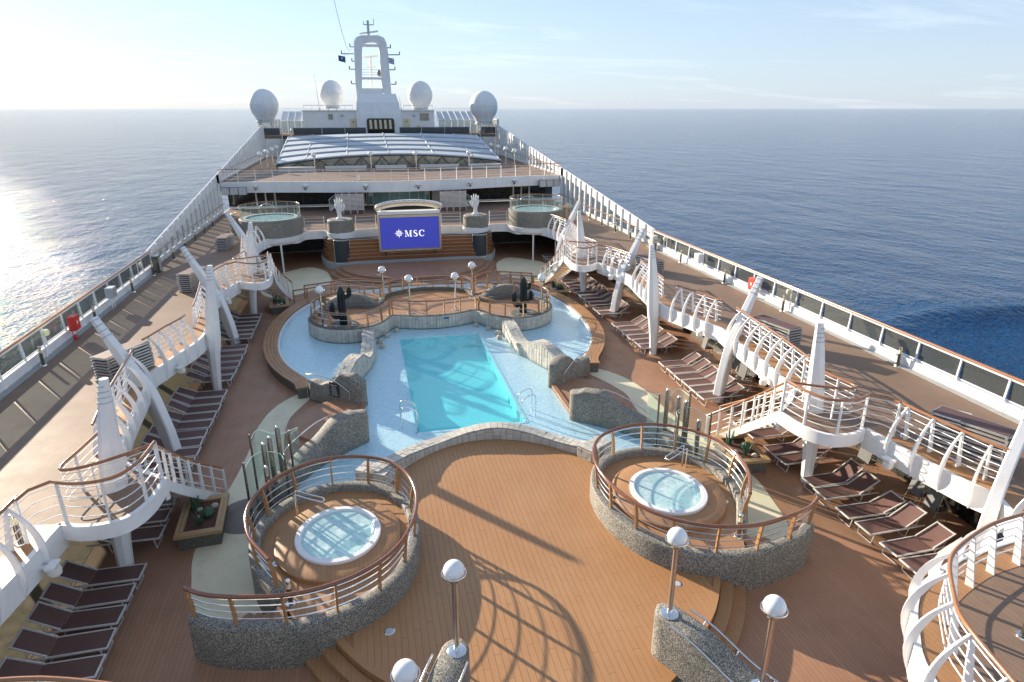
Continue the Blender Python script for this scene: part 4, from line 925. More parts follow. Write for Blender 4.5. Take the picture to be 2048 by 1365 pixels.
# ------------------------------------------------------------------ side rails with glass
for s in (-1, 1):
    sd = 'port' if s < 0 else 'starboard'
    gl = thing('glass_railing', f'long glass side railing with white kick plate on the {sd} edge', 'railing', (s*15.95, 20, Z14))
    MB().box((s*15.90, 19.2, Z14+.16), (.16, 44.4, .32)).build('kick_plate', 'white', gl)
    MB().box((s*15.68, 19.2, Z14+.012), (.28, 44.4, .016)).build('gutter', 'concrete', gl)
    MB().tube([(s*15.95, -3, 3.80), (s*15.95, 41.4, 3.80)], .05, 8).build('handrail', 'rail_wood', gl, 60)
    MB().beam((s*15.95, -3, 3.72), (s*15.95, 41.4, 3.72), .05, .05).build('top_bar', 'white', gl); MB().beam((s*15.95, -3, 3.03), (s*15.95, 41.4, 3.03), .04, .04).build('bottom_bar', 'white', gl)
    n = 25; y0, y1 = -3.0, 41.2; st_ = (y1-y0)/n
    for k in range(n+1):
        y = y0+st_*k; MB().beam((s*15.88, y, 3.0), (s*15.93, y, 3.74), .05, .06, (0, 1, 0)).build('post', 'white', gl)
        MB().add([(s*15.80, y-.10, Z14+.01), (s*15.80, y+.10, Z14+.01), (s*15.86, y+.03, 3.08), (s*15.86, y-.03, 3.08), (s*15.92, y-.1, Z14+.01), (s*15.92, y+.1, Z14+.01)], [(0, 1, 2, 3), (1, 5, 2), (0, 3, 4), (3, 2, 5, 4)]).build('post_foot', 'white', gl)
        if k < n: MB().box((s*15.96, y+st_/2, 3.375), (.012, st_-.09, .63)).build('pane', 'tint_glass', gl)
# tall wind screens
def ztop(y): return 3.78+(y-41.5)*.1045
for s in (-1, 1):
    sd = 'port' if s < 0 else 'starboard'
    for (y0, y1, zb, nm) in ((41.5, 63.6, Z14, 'beside the promenade'), (63.6, 97, Z15, 'beside the upper sun deck')):
        ws = thing('wind_screen', f'tall white wind screen with glass panes rising forward {nm}, {sd} side', 'wind screen', (s*16.1, (y0+y1)/2, zb))
        if zb == Z14: ws0 = ws
        n = round((y1-y0)/1.47); st_ = (y1-y0)/n; xo = s*16.12
        def zt_(y): return ztop(y)
        band = .72
        vs = [(xo-s*.0, y0, zt_(y0)), (xo, y1, zt_(y1)), (xo, y1, zt_(y1)-band), (xo, y0, zt_(y0)-band)]; vs2 = [(v[0]+s*.1, v[1], v[2]) for v in vs]
        recalc(MB().add(vs+vs2, [(0, 1, 2, 3), (7, 6, 5, 4), (0, 4, 5, 1), (1, 5, 6, 2), (2, 6, 7, 3), (3, 7, 4, 0)]).build('top_band', 'white', ws))
        if zb == Z14: MB().box((xo+s*.05, (y0+y1)/2, zb+.13), (.14, y1-y0, .26)).build('kick_plate', 'white', ws)
        else: MB().box((xo+s*.05, (y0+y1)/2, zb-.3), (.14, y1-y0, .96)).build('kick_plate', 'white', ws)
        for k in range(n+1):
            y = y0+st_*k; MB().beam((xo-s*.06, y, zb+.02), (xo-s*.06, y, zt_(y)-.01), .16, .22, (0, 1, 0)).build('post', 'white', ws)
            if k < n:
                ya, yb = y+.12, y+st_-.12; z0 = zb+.27 if zb == Z14 else zb+.2
                q = [(xo+s*.03, ya, z0), (xo+s*.03, yb, z0), (xo+s*.03, yb, zt_(yb)-band-.01), (xo+s*.03, ya, zt_(ya)-band-.01)]
                if q[2][2]-z0 > .05: MB().add(q, [(0, 1, 2, 3)]).build('pane', 'tint_glass', ws)
        MB().tube([(s*15.82, y0+.1, zb+.92), (s*15.82, y1-.1, zb+.92)], .035, 8).build('handrail', 'rail_wood', ws, 60)
        for k in range(0, n, 2): MB().tube([(s*15.82, y0+st_*(k+1), zb+.92), (s*16.02, y0+st_*(k+1), zb+.85)], .018, 6).build('bracket', 'white', ws)
    MB().box((s*16.0, 41.42, 3.2), (.3, .14, 1.1)).build('end_post', 'white', ws0)
# bollard lights, floodlights and fire boxes along the promenade
def make_bollard():
    t = thing('bollard_light', 'x', 'bollard light'); c = (0, 0, 0)
    MB().lathe([(.001, .03), (.12, .03), (.13, 0)], c, 14).build('base', 'steel', t, 40); MB().lathe([(.06, 0), (.06, .5)], c, 12).build('post', 'steel_dark', t, 40)
    MB().lathe([(.057, .5), (.057, .66)], c, 12).build('lens', 'lamp_glow', t, 40); MB().lathe([(.063, .66), (.063, .75), (.001, .76)], c, 12).build('cap', 'steel', t, 40)
    return t
BO = make_bollard()
for s in (-1, 1):
    sd = 'port' if s < 0 else 'starboard'
    for k, y in enumerate((6.5, 12.4, 18.6, 25.7, 31.0, 36.2, 39.9)): place(BO, USED, (s*15.55, y, Z14), 0, f'{ORD[k]} steel bollard light, counting forward, along the {sd} glass railing', f'bollard lights along the {sd} glass railing')
    for k, y in enumerate((44, 47, 50, 53, 56)): place(BO, USED, (s*15.45, y, Z14), 0, f'{ORD[k]} steel bollard light, counting forward, along the {sd} wind screen', f'bollard lights along the {sd} wind screen')
place(BO, USED, (7.75, 6.95, Z14), 0, 'steel bollard light standing on the aft balcony', 'bollard lights on the promenade'); place(BO, USED, (-11.35, 14.0, Z14), 0, 'steel bollard light beside the aft landing, port side', 'bollard lights on the promenade'); place(BO, USED, (11.55, 13.9, Z14), 0, 'steel bollard light beside the aft landing, starboard side', 'bollard lights on the promenade'); place(BO, USED, (11.75, 18.7, Z14), 0, 'steel bollard light behind the ribbed railing, starboard side', 'bollard lights on the promenade')
for s, y in ((-1, 28.9), (1, 28.3)):
    sd = 'port' if s < 0 else 'starboard'
    fb = thing('fire_hose_box', f'red fire hose cabinet by the {sd} glass railing', 'fire box', (s*15.55, y, Z14))
    MB().box((s*15.55, y, Z14+.66), (.26, .5, .6)).build('cabinet', 'red', fb); MB().box((s*15.415, y, Z14+.66), (.012, .42, .52)).build('door', 'red', fb); MB().box((s*15.406, y-.02, Z14+.68), (.008, .12, .14)).build('emblem', 'offwhite', fb)
    for dy in (-.2, .2): MB().tube([(s*15.6, y+dy, Z14), (s*15.6, y+dy, Z14+.36)], .02, 6).build('leg', 'red' if dy < 0 else 'steel', fb)
    MB().lathe([(.06, 0), (.07, .1), (.05, .2), (.001, .22)], (s*15.5, y-.25, Z14), 10).build('valve', 'red', fb, 50)
FLD = thing('speaker_light', 'x', 'floodlight')
recalc(MB().lathe([(.001, -.12), (.08, -.11), (.12, -.04), (.12, .06), (.07, .12), (.001, .12)], (0, 0, 1.0), 14).build('drum', 'lamp_glow', FLD, 50)); MB().box((.1, 0, 1.0), (.12, .06, .06)).build('bracket', 'white', FLD); MB().tube([(.16, 0, 0), (.16, 0, 1.1)], .03, 6).build('stem', 'white', FLD)
for s, ys in ((-1, (26.6, 38.2)), (1, (10.4, 25.5, 38.7, 48.6))):
    for k, y in enumerate(ys): place(FLD, USED, (s*15.6, y, Z14), 0 if s > 0 else math.pi, f"{ORD[k]} cream round floodlight, counting forward, on the {'port' if s < 0 else 'starboard'} railing", f"floodlights on the {'port' if s < 0 else 'starboard'} railing")
for s, y, nm in ((-1, 33.2, 'grey'), (1, 33.9, 'white'), (-1, 40.7, 'dark'), (1, 40.2, 'beige')):
    jb = thing('equipment_box', f"{nm} equipment cabinet by the {'port' if s < 0 else 'starboard'} railing", 'cabinet', (s*15.5, y, Z14))
    tall = y > 39
    MB().box((s*15.5, y, Z14+(.5 if tall else .8)), (.34, .5, .95 if tall else .5)).build('cabinet', {'grey': 'bulb_grey', 'white': 'white', 'dark': 'steel_dark', 'beige': 'offwhite'}[nm], jb)
    MB().box((s*15.325, y, Z14+(.5 if tall else .8)), (.01, .42, .8 if tall else .4)).build('door', 'concrete' if nm != 'white' else 'white_gloss', jb)
    if not tall:
        for dy in (-.15, .15): MB().tube([(s*15.5, y+dy, Z14), (s*15.5, y+dy, Z14+.6)], .025, 6).build('leg', 'white', jb)
SPK = thing('deck_speaker', 'x', 'speaker')
MB().box((.1, 0, .06), (.24, .08, .06)).build('arm', 'white', SPK); recalc(MB().lathe([(.001, -.16), (.13, -.15), (.15, -.05), (.12, .04), (.001, .06)], (-.08, 0, 0), 14).build('cone', 'offwhite', SPK, 50)); MB().box((-.08, .02, .1), (.2, .34, .06)).build('hood', 'white', SPK)
for s, ys in ((-1, (13.55, 25.4, 35.0)), (1, (13.35, 24.9, 35.4, 19.4))):
    for k, y in enumerate(sorted(ys)):
        ex = min((p for p in E1+E2), key=lambda p: abs(p.y-y)).x; place(SPK, USED, (s*(ex-.22), y, Z14-.45), 0 if s > 0 else math.pi, f"{ORD[k]} white conical speaker, counting forward, on the {'port' if s < 0 else 'starboard'} promenade edge", f"speakers on the {'port' if s < 0 else 'starboard'} promenade edge")
# ------------------------------------------------------------------ planters
def planter(s, c, ang, size, label):
    t = thing('planter', label, 'planter', (c[0], c[1], 0)); M = Matrix.Rotation(ang, 3, 'Z'); c = V(c[0], c[1], 0); lx, ly = size
    MB().box(c+V(0, 0, .2), (lx-.16, ly-.16, .40), M=M).build('box', 'pebble_dark', t)
    MB().box(c+V(0, 0, .425), (lx-.36, ly-.36, .06), M=M).build('soil', 'soil', t)
    for dy in (-1, 1):
        for k in (0, 1): MB().box(c+M @ V(0, dy*(ly/2-.05-.105*k), .47), (lx-.40, .098, .1), M=M).build('plank', 'planter_wood', t)
    for dx_ in (-1, 1):
        for k in (0, 1): MB().box(c+M @ V(dx_*(lx/2-.05-.105*k), 0, .47), (.098, ly-.42, .1), M=M).build('plank', 'planter_wood', t)
        for dy in (-1, 1): MB().box(c+M @ V(dx_*(lx/2-.10), dy*(ly/2-.10), .472), (.2, .2, .1), M=M).build('corner_block', 'planter_wood', t)
    def plant(kind, p):
        q = c+M @ V(*p, .45); o = thing('cactus', f'{kind} growing in the planter {label.split(" planter ")[1]}', 'cactus', tuple(q))
        if kind == 'tall finger cactus':
            for k in range(5):
                a = k*1.3; b = V(math.cos(a)*.09, math.sin(a)*.09, 0); MB().tube([q+b*.4-V(0, 0, .05), q+b*.9+V(0, 0, .2), q+b*1.5+V(0, 0, random.uniform(.35, .6))], [.03, .035, .015], 8).build('stem', 'cactus', o, 60)
        elif kind == 'round barrel cactus':
            secs = []
            for i in range(7):
                z = -.04+.36*i/6; r = .19*math.sin(math.pi*(.12+.86*i/6)); secs.append([q+V(math.cos(math.pi*2*k/20)*r*(1 if k % 2 else .85), math.sin(math.pi*2*k/20)*r*(1 if k % 2 else .85), z) for k in range(20)])
            recalc(MB().loft(secs).build('body', 'cactus', o, 20))
        else:
            for k in range(9):
                a = k*.7; d = V(math.cos(a), math.sin(a), 0); sd_ = V(-d.y, d.x, 0)*.022
                A = [q+d*.02-V(0, 0, .03), q+d*.12+V(0, 0, .2), q+d*.22+V(0, 0, .40+.08*(k % 3))]
                MB().add([A[0]-sd_, A[0]+sd_, A[1]+sd_, A[1]-sd_, A[2]], [(0, 1, 2, 3), (3, 2, 4)]).build('leaf', 'cactus', o)
    plant('tall finger cactus', (-lx*.2, ly*.2)); plant('round barrel cactus', (lx*.12, -ly*.02)); plant('spiky agave', (-lx*.02, -ly*.22))
    for k in range(3):
        q = c+M @ V(random.uniform(-.28, .28)*lx, random.uniform(-.3, .3)*ly, .47); rk = MB().sphere(q, (.12, .09, .06)[k], 8, 6, .7); 
        tag(recalc(rk.build('rock', 'rock', None, 60)), f'{("large", "medium", "small")[k]} pale rock lying in the planter {label.split(" planter ")[1]}', 'rock', 'rocks in the planter '+label.split(" planter ")[1])
planter(-1, (-8.68, 17.65), R(4), (1.25, 1.95), 'wood-topped pebble planter by the aft stair, port side'); planter(1, (8.85, 17.75), R(-6), (1.25, 1.9), 'wood-topped pebble planter by the aft stair, starboard side')
planter(-1, (-8.95, 40.3), R(8), (1.15, 1.9), 'wood-topped pebble planter by the forward stair, port side'); planter(1, (8.72, 39.8), R(-8), (1.15, 1.9), 'wood-topped pebble planter by the forward stair, starboard side')
# ------------------------------------------------------------------ glass showers
for s in (-1, 1):
    sd = 'port' if s < 0 else 'starboard'
    sc = thing('glass_shower', f'curved green glass shower screens on dark posts, {sd} side', 'shower', (s*6.8, 18, 0))
    recalc(MB().lathe([(.001, .42), (.55, .42), (.6, .36), (.62, 0)], (s*6.75, 18.55, 0), 24).build('pebble_plinth', 'pebble_dark', sc, 40)); recalc(MB().lathe([(.001, .36), (.45, .36), (.5, .3), (.52, 0)], (s*6.8, 17.3, 0), 24).build('pebble_plinth', 'pebble_dark', sc, 40))
    posts = [(7.33, 18.85, 2.3), (6.55, 19.05, 2.35), (6.72, 18.5, 2.3), (6.85, 18.2, 2.25), (6.2, 18.95, 2.25), (7.28, 17.3, 2.2), (6.62, 16.9, 2.2), (6.18, 17.45, 2.25)]
    for k, (x, y, z) in enumerate(posts):
        r = .075 if k in (1, 2, 3, 6) else .035; po = MB().lathe([(r, 0), (r, z), (r*.6, z+.04), (.001, z+.05)], (s*x, y, 0), 12).build('post', 'steel_dark', sc, 40); MB().sphere((s*x, y, z+.05), r*.7, 8, 6).build('post_cap', 'steel', po, 60)
    for P, z0, z1 in (([posts[0], (7.2, 19.5, 0), posts[1], (6.0, 19.4, 0), posts[4]], .55, 2.15), ([posts[5], (7.15, 18.0, 0), posts[3], (6.4, 18.0, 0), posts[7]], .45, 2.05)):
        Q = cr_spline([(s*p[0], p[1], 0) for p in P], 6); h_ = len(Q)//2
        for a, b in ((0, h_), (h_, len(Q)-1)):
            seg = Q[a:b+1]; gp = MB().strip([V(p.x, p.y, z0) for p in seg], [V(p.x, p.y, z1) for p in seg]).build('glass_panel', 'green_glass', sc, 60); MB().tube([V(p.x, p.y, z1) for p in seg], .012, 5).build('glass_edge', 'glass_edge', gp, 60)
# ------------------------------------------------------------------ stage and screen wall
stg = thing('stage', 'low round wooden stage with three steps before the video screen', 'stage', (0, 47, 0))
for k, (rx, ry, z) in enumerate(((6.3, 5.9, .17), (5.9, 5.5, .34), (5.5, 5.1, .5))):
    P = [V(rx*math.cos(R(a)), 49.6+ry*math.sin(R(a)), 0) for a in range(180, 361, 6)]
    recalc(MB().prism(P, 0, z).build('step' if k < 2 else 'stage_floor', 'deck', stg, 0))
bw = thing('screen_wall', 'curved brown wooden slat wall behind the stage', 'wall', (0, 50, 0))
WP = sm([(-7.0, 54.5), (-6.95, 52.6), (-6.4, 50.8), (-5.35, 50.0), (-4.3, 50.2), (-2.6, 50.25), (0, 50.25), (2.6, 50.25), (4.3, 50.2), (5.35, 50.0), (6.4, 50.8), (6.95, 52.6), (7.0, 54.5)], 5)
Q = resample(WP, .35)
recalc(wallmesh(Q, .3, 0, 2.3, .02, False, side=.55).build('wall_core', 'dark_grey', bw))
recalc(wallmesh(Q, .2, 0, .62, .02, False, side=0.02).build('plinth', 'concrete', bw, 40))
for k in range(6):
    z0 = .64+.27*k; z1 = z0+.235; o_ = .03+.045*k
    A, B = offs(Q, o_), offs(Q, o_+.06); n = len(A)
    cuts = [0, n//7, 2*n//7, 3*n//7, 4*n//7, 5*n//7, 6*n//7, n-1]
    for a, b in zip(cuts, cuts[1:]):
        recalc(MB().loft([[V(p.x, p.y, z0), V(p.x, p.y, z1), V(q.x, q.y, z1), V(q.x, q.y, z0)] for p, q in zip(A[a:b+1], B[a:b+1])]).build('board', 'wall_wood', bw, 30))
    recalc(MB().loft([[V(p.x, p.y, z1+.004), V(p.x, p.y, z1+.034), V(q.x, q.y, z1+.034), V(q.x, q.y, z1+.004)] for p, q in zip(offs(Q, o_-.008), B)]).build('metal_strip', 'gold_metal', bw, 30))
# video screen
vsn = thing('video_screen', 'large blue video screen with white emblem and letters over the stage', 'screen', (0, 51, 1.2))
SW, S0, S1, SY, SX = 2.24, 1.52, 3.92, 49.85, -.15
MB().box((SX, SY+.24, (S0+S1)/2), (2*SW+.3, .3, S1-S0+.35)).build('housing', 'gold_metal', vsn)
emis('screen_blue', (.026, .035, .27), .5); emis('screen_white', (.8, .8, .85), .55)
PNL = MB().box((SX, SY+.06, (S0+S1)/2), (2*SW, .04, S1-S0)).build('panel', 'screen_blue', vsn)
for x in (-SW-.07, SW+.07): MB().box((SX+x, SY, (S0+S1)/2), (.14, .14, S1-S0+.3)).build('side_frame', 'gold_metal', vsn)
MB().box((SX, SY, S0-.09), (2*SW-.01, .15, .14)).build('bottom_frame', 'gold_metal', vsn); MB().box((SX, SY, S1+.10), (2*SW-.01, .15, .18)).build('top_frame', 'gold_metal', vsn)
for x in (-1.9, 1.9): MB().box((SX+x, SY+.5, (S0+S1)/2-.6), (.12, .3, S1-S0)).build('bracket', 'dark_grey', vsn)
yT = SY+.035
def poly(pts, ox, oz, sc_): return [(ox+p[0]*sc_, yT, oz+p[1]*sc_) for p in pts]
def glyph(strokes, ox, oz, sc_, name):
    mb = MB()
    for st in strokes:
        if st[0] == 'p': vs = poly(st[1], ox, oz, sc_); mb.add(vs, [tuple(range(len(vs)))])
        else:                                   # centre line with widths
            P = cr_spline([(a, b, 0) for a, b, w_ in st[1]], 6); W = cr_spline([(w_, 0, 0) for a, b, w_ in st[1]], 6); n = len(P); A, B = [], []
            for i in range(n):
                t = (P[min(i+1, n-1)]-P[max(i-1, 0)]).normalized(); nv = V(-t.y, t.x, 0); A.append((P[i]+nv*W[i].x/2)); B.append((P[i]-nv*W[i].x/2))
            mb.strip(poly(A, ox, oz, sc_), poly(B, ox, oz, sc_))
    return mb.build(name, 'screen_white', PNL)
Mg = [('p', [(0, 0), (.3, 0), (.3, .06), (0, .06)]), ('p', [(.12, .06), (.19, .06), (.19, .94), (.12, .94)]), ('p', [(0, .94), (.26, .94), (.26, 1), (0, 1)]), ('p', [(.12, 1), (.30, 1), (.60, .12), (.50, .0)]), ('p', [(.50, 0), (.60, .12), (.90, 1), (.86, .94)]), ('p', [(.80, .06), (1.0, .06), (1.0, .94), (.80, .94)]), ('p', [(.70, 0), (1.12, 0), (1.12, .06), (.70, .06)]), ('p', [(.84, .94), (1.12, .94), (1.12, 1), (.84, 1)])]
Sg = [('s', [(.60, .78, .05), (.50, .93, .07), (.30, .96, .08), (.12, .84, .15), (.14, .64, .17), (.36, .50, .2), (.56, .34, .17), (.54, .13, .14), (.34, .04, .08), (.12, .08, .07), (.04, .26, .04)])]
Cg = [('s', [(.80, .72, .05), (.68, .90, .08), (.46, .97, .08), (.20, .84, .16), (.10, .5, .2), (.20, .17, .16), (.48, .03, .08), (.70, .10, .07), (.82, .27, .05)]), ('p', [(.76, .66), (.84, .66), (.84, 1.0), (.78, .97)])]
glyph(Mg, -.55, 2.42, .49, 'letter_m'); glyph(Sg, .10, 2.42, .49, 'letter_s'); glyph(Cg, .52, 2.42, .49, 'letter_c')
mb = MB(); c0 = (-.99, 2.70)
for k in range(16):
    a = 2*math.pi*k/16; r1 = (.37, .22, .30, .22)[k % 4]; r0 = .165; w_ = .10
    vs = [(c0[0]+r0*math.sin(a-w_*2), yT, c0[1]+r0*math.cos(a-w_*2)), (c0[0]+r1*math.sin(a), yT, c0[1]+r1*math.cos(a)), (c0[0]+r0*math.sin(a+w_*2), yT, c0[1]+r0*math.cos(a+w_*2))]; mb.add(vs, [(0, 1, 2)])
A = [(c0[0]+.15*math.sin(R(a)), yT, c0[1]+.15*math.cos(R(a))) for a in range(0, 361, 12)]; B = [(c0[0]+.12*math.sin(R(a)), yT, c0[1]+.12*math.cos(R(a))) for a in range(0, 361, 12)]
mb.strip(A, B); mb.build('sun_emblem', 'screen_white', PNL)
mb = MB()
for dz in (-.05, 0, .05): mb.add([(c0[0]-.07, yT, c0[1]+dz-.015), (c0[0]+.07, yT, c0[1]+dz-.015), (c0[0]+.07, yT, c0[1]+dz+.015), (c0[0]-.07, yT, c0[1]+dz+.015)], [(0, 1, 2, 3)])
mb.build('emblem_monogram', 'screen_white', PNL)
# canopy over the screen
cp = thing('screen_canopy', 'arched white tube canopy with cream fabric above the video screen', 'canopy', (0, 52, 3.9))
MB().box((SX, SY+.45, S1+.32), (2*SW+.2, .75, .22)).build('ledge', 'white', cp)
arc = [V(SX+2.5*math.sin(R(a)), 49.9-.5*math.cos(R(a)), 4.6+.55*math.cos(R(a))) for a in range(-90, 91, 9)]
arc2 = [V(SX+2.15*math.sin(R(a)), 50.55-.1*math.cos(R(a)), 4.38+.36*math.cos(R(a))) for a in range(-90, 91, 9)]
MB().tube(arc, .06, 8).build('front_tube', 'white', cp, 60); MB().tube([p+V(0, .12, .12) for p in arc], .03, 6).build('upper_tube', 'white', cp, 60); MB().tube(arc2, .05, 8).build('rear_tube', 'white', cp, 60)
for i in range(len(arc)-1): MB().tube([arc[i], arc[i+1]+V(0, .12, .12)], .014, 5).build('lattice', 'white', cp)
a2 = [p.lerp(q, .06) for p, q in zip(arc, arc2)]; b2 = [p.lerp(q, .94) for p, q in zip(arc, arc2)]
MB().strip([p+V(0, 0, -.03) for p in a2], [p+V(0, 0, .02) for p in b2]).build('fabric', 'cream_fabric', cp, 60)
for s in (-1, 1):
    MB().tube([arc[0] if s < 0 else arc[-1], V(SX+s*2.3, SY+.35, S1+.3)], .035, 6).build('strut', 'white', cp); MB().tube([V(SX+s*1.9, 49.8, 4.85), V(SX+s*2.2, SY+.4, S1+.3)], .03, 6).build('strut', 'white', cp)
# statue pillars
for s in (-1, 1):
    sd = 'port' if s < 0 else 'starboard'; c = V(s*5.32, 52.05, 0)
    pl = thing('statue_pillar', f'round pebble-dash pillar with dark speaker panel, {sd} side of the screen', 'pillar', tuple(c))
    recalc(MB().lathe([(.001, 3.62), (.92, 3.62), (1.0, 3.55), (1.02, 2.5), (.98, 2.5)], c, 30).build('drum', 'pebble', pl, 40))
    recalc(MB().lathe([(1.08, 2.2), (1.10, 2.62), (1.04, 2.64)], c, 30).build('white_band', 'white', pl, 40))
    pn = [V(c.x+.58*math.sin(R(a)), 50.35-.38*math.cos(R(a)), 0) for a in range(-80, 81, 16)]
    recalc(MB().strip([p+V(0, 0, .55) for p in pn], [p+V(0, 0, 2.3) for p in pn]).build('speaker_panel', 'slate', pl, 60))
    for z in (.55, 2.3): MB().tube([p+V(0, 0, z) for p in pn], .025, 6).build('panel_trim', 'alu', pl)
    for q in (pn[0], pn[-1]): MB().tube([q+V(0, 0, .55), q+V(0, 0, 2.3)], .02, 6).build('panel_trim', 'alu', pl)
    recalc(MB().prism([pn[0]+V(0, .02, 0), pn[0]+V(0, .8, 0), pn[-1]+V(0, .8, 0), pn[-1]+V(0, .02, 0)], 0.3, 2.2).build('core', 'wall_wood', pl))
    hs = thing('hand_statue', f'white marble open hand sculpture on the {sd} pillar', 'sculpture', (c.x, c.y, 3.62))
    b0 = c+V(0, 0, 3.62); mb = MB()
    recalc(MB().lathe([(.001, .1), (.26, .1), (.3, .06), (.3, 0)], b0, 18).build('plinth', 'marble', hs, 40))
    secs = []
    for z, a, b_ in ((.08, .2, .17), (.3, .15, .13), (.5, .155, .12), (.75, .24, .13), (.95, .3, .13), (1.1, .29, .11), (1.18, .2, .07)):
        secs.append([b0+V(math.cos(2*math.pi*k/14)*a+s*.03*z, math.sin(2*math.pi*k/14)*b_, z) for k in range(14)])
    mb.loft(secs)
    for k, (x0, x1, zt, r) in enumerate(((-.22, -.30, 1.50, .065), (-.08, -.10, 1.62, .07), (.07, .10, 1.60, .07), (.20, .27, 1.48, .06))):
        mb.tube(cr_spline([b0+V(x0, 0, 1.0), b0+V((x0+x1)/2, -.05, 1.3), b0+V(x1, .04, zt)], 4), [r]*6+[r*.85, r*.7, r*.4], 8)
    mb.tube(cr_spline([b0+V(-s*.2, -.03, .62), b0+V(-s*.36, -.1, .85), b0+V(-s*.40, -.08, 1.12)], 4), [.08]*5+[.075, .07, .06, .035], 8)
    recalc(mb.build('hand', 'marble', hs, 50))
# ------------------------------------------------------------------ upper whirlpools
for s in (-1, 1):
    sd = 'port' if s < 0 else 'starboard'; c = V(s*10.45, 52.3, 0)
    uj = thing('upper_whirlpool', f'raised pebble-dash whirlpool with glass surround on the {sd} promenade', 'whirlpool', (c.x, c.y, Z14))
    recalc(MB().lathe([(2.28, Z14), (2.3, 3.85), (2.2, 3.9), (1.85, 3.9), (1.8, 3.8)], c, 44).build('drum', 'pebble', uj, 40))
    recalc(MB().lathe([(1.8, 3.82), (1.7, 3.6), (.001, 3.55)], c, 40).build('tub_bowl', 'tub_tile', uj, 50))
    recalc(MB().lathe([(1.78, 3.905), (1.95, 3.91), (1.95, 3.86)], c, 44).build('tub_rim', 'tub', uj, 40)); MB().lathe([(.001, 0), (1.82, 0)], c+V(0, 0, 3.83), 40).build('water', 'jac_water', uj)
    recalc(MB().lathe([(2.35, 2.28), (2.42, 2.6), (2.3, 2.63)], c, 44).build('white_band', 'white', uj, 40)); recalc(MB().lathe([(.001, 2.06), (2.1, 2.06), (2.2, 2.14), (2.2, 2.3)], c, 44).build('soffit_disc', 'offwhite', uj, 40))
    for k in range(12):
        a0, a1 = 2*math.pi*k/12, 2*math.pi*(k+1)/12; P = [c+V(2.18*math.cos(lerp(a0, a1, q/4)), 2.18*math.sin(lerp(a0, a1, q/4)), 0) for q in range(5)]
        MB().strip([p+V(0, 0, 3.88) for p in P], [p+V(0, 0, 4.78) for p in P]).build('pane', 'green_glass', uj, 60); MB().tube([P[0]+V(0, 0, 3.88), P[0]+V(0, 0, 4.78)], .014, 5).build('post', 'alu', uj)
    MB().tube([c+V(2.18*math.cos(R(a)), 2.18*math.sin(R(a)), 4.8) for a in range(0, 360, 12)], .03, 6, True).build('top_rail', 'rail_wood', uj, 60)
    g = thing('grab_rail', f'steel grab rails at the {sd} upper whirlpool', 'grab rail', (c.x, c.y+1.6, 3.9)); MB().tube(cr_spline([c+V(-.9, 1.7, 3.9), c+V(-.9, 1.6, 4.5), c+V(-.2, 1.2, 4.75), c+V(.5, .9, 4.3)], 5), .022, 6).build('rail_tube', 'steel', g, 60)
    us = thing('whirlpool_steps', f'dark steps with glass balustrade up to the {sd} upper whirlpool', 'steps', (s*13.2, 52.6, Z14))
    for k in range(6): MB().box((s*(12.75+.12), 54.4-.33*k, Z14+.1*(k+1)), (1.05, .34, .2*(k+1))).build('step', 'deck', us)
    P = cr_spline([(s*13.5, 54.8, 0), (s*13.55, 53.2, 0), (s*13.35, 51.8, 0), (s*12.6, 51.0, 0)], 5)
    MB().strip([V(p.x, p.y, Z14+.1) for p in P], [V(p.x, p.y, Z14+1.0+.9*(i/len(P))) for i, p in enumerate(P)]).build('balustrade', 'green_glass', us, 60); MB().tube([V(p.x, p.y, Z14+1.02+.9*(i/len(P))) for i, p in enumerate(P)], .03, 6).build('top_rail', 'rail_wood', us, 60)
    for x in (9.7, 11.6):
        tag(recalc(MB().lathe([(.07, 0), (.07, 2.2)], (s*x, 50.2, 0), 12).build('support_post', 'white', None, 40)), f"slim white {'inner' if x < 10 else 'outer'} post under the {sd} upper whirlpool", 'post', f'posts under the {sd} upper whirlpool')
# ------------------------------------------------------------------ rear block: glass front, sun deck above
rb = thing('lounge_front', 'dark glass front of the lounge with white door frames', 'building', (0, 66.5, Z14))
WY = 66.6
MB().box((0, WY+.15, (Z14+4.75)/2), (32, .1, 4.75-Z14)).build('glass_wall', 'window_dark', rb)
MB().box((0, WY, Z14+.1), (31.9, .16, .2)).build('sill', 'white', rb)
for x in (-15.2, -13.4, -11.8, -9.2, -6.3, 6.2, 9.2, 11.6, 13.4, 15.2): MB().box((x, WY+.04, (Z14+4.7)/2+.1), (.06, .08, 1.85)).build('mullion', 'dark_grey', rb)
for s in (-1, 1):
    for x in (11.75, 12.6, 13.45):
        MB().box((s*x, WY-.02, (Z14+4.7)/2), (.15, .14, 2.0)).build('door_frame', 'white', rb)
    MB().box((s*12.6, WY-.02, 4.55), (1.8, .13, .14)).build('door_head', 'white', rb)
    MB().box((s*4.6, WY-.05, 3.7), (2.6, .2, 2.0)).build('white_panel', 'offwhite', rb)
lob = thing('glass_lobby', 'curved teal glass lobby below the sun deck', 'lobby', (0, 65.5, Z14))
LP = [V(3.15*math.sin(R(a)), 66.4-1.5*math.cos(R(a)), 0) for a in range(-90, 91, 18)]
for k, (a, b) in enumerate(zip(LP, LP[1:])):
    MB().strip([a+V(0, 0, Z14+.12), b+V(0, 0, Z14+.12)], [a+V(0, 0, 4.7), b+V(0, 0, 4.7)]).build('pane', 'teal_panel', lob)
    MB().tube([a+V(0, -.03, Z14), a+V(0, -.03, 4.75)], .05, 6).build('mullion', 'gold_metal' if k % 2 else 'alu', lob)
for x in (-2.75, 2.75): MB().box((x, 65.25, 3.9), (.42, .02, .5), rz=-.5 if x > 0 else .5).build('notice', 'white', lob)
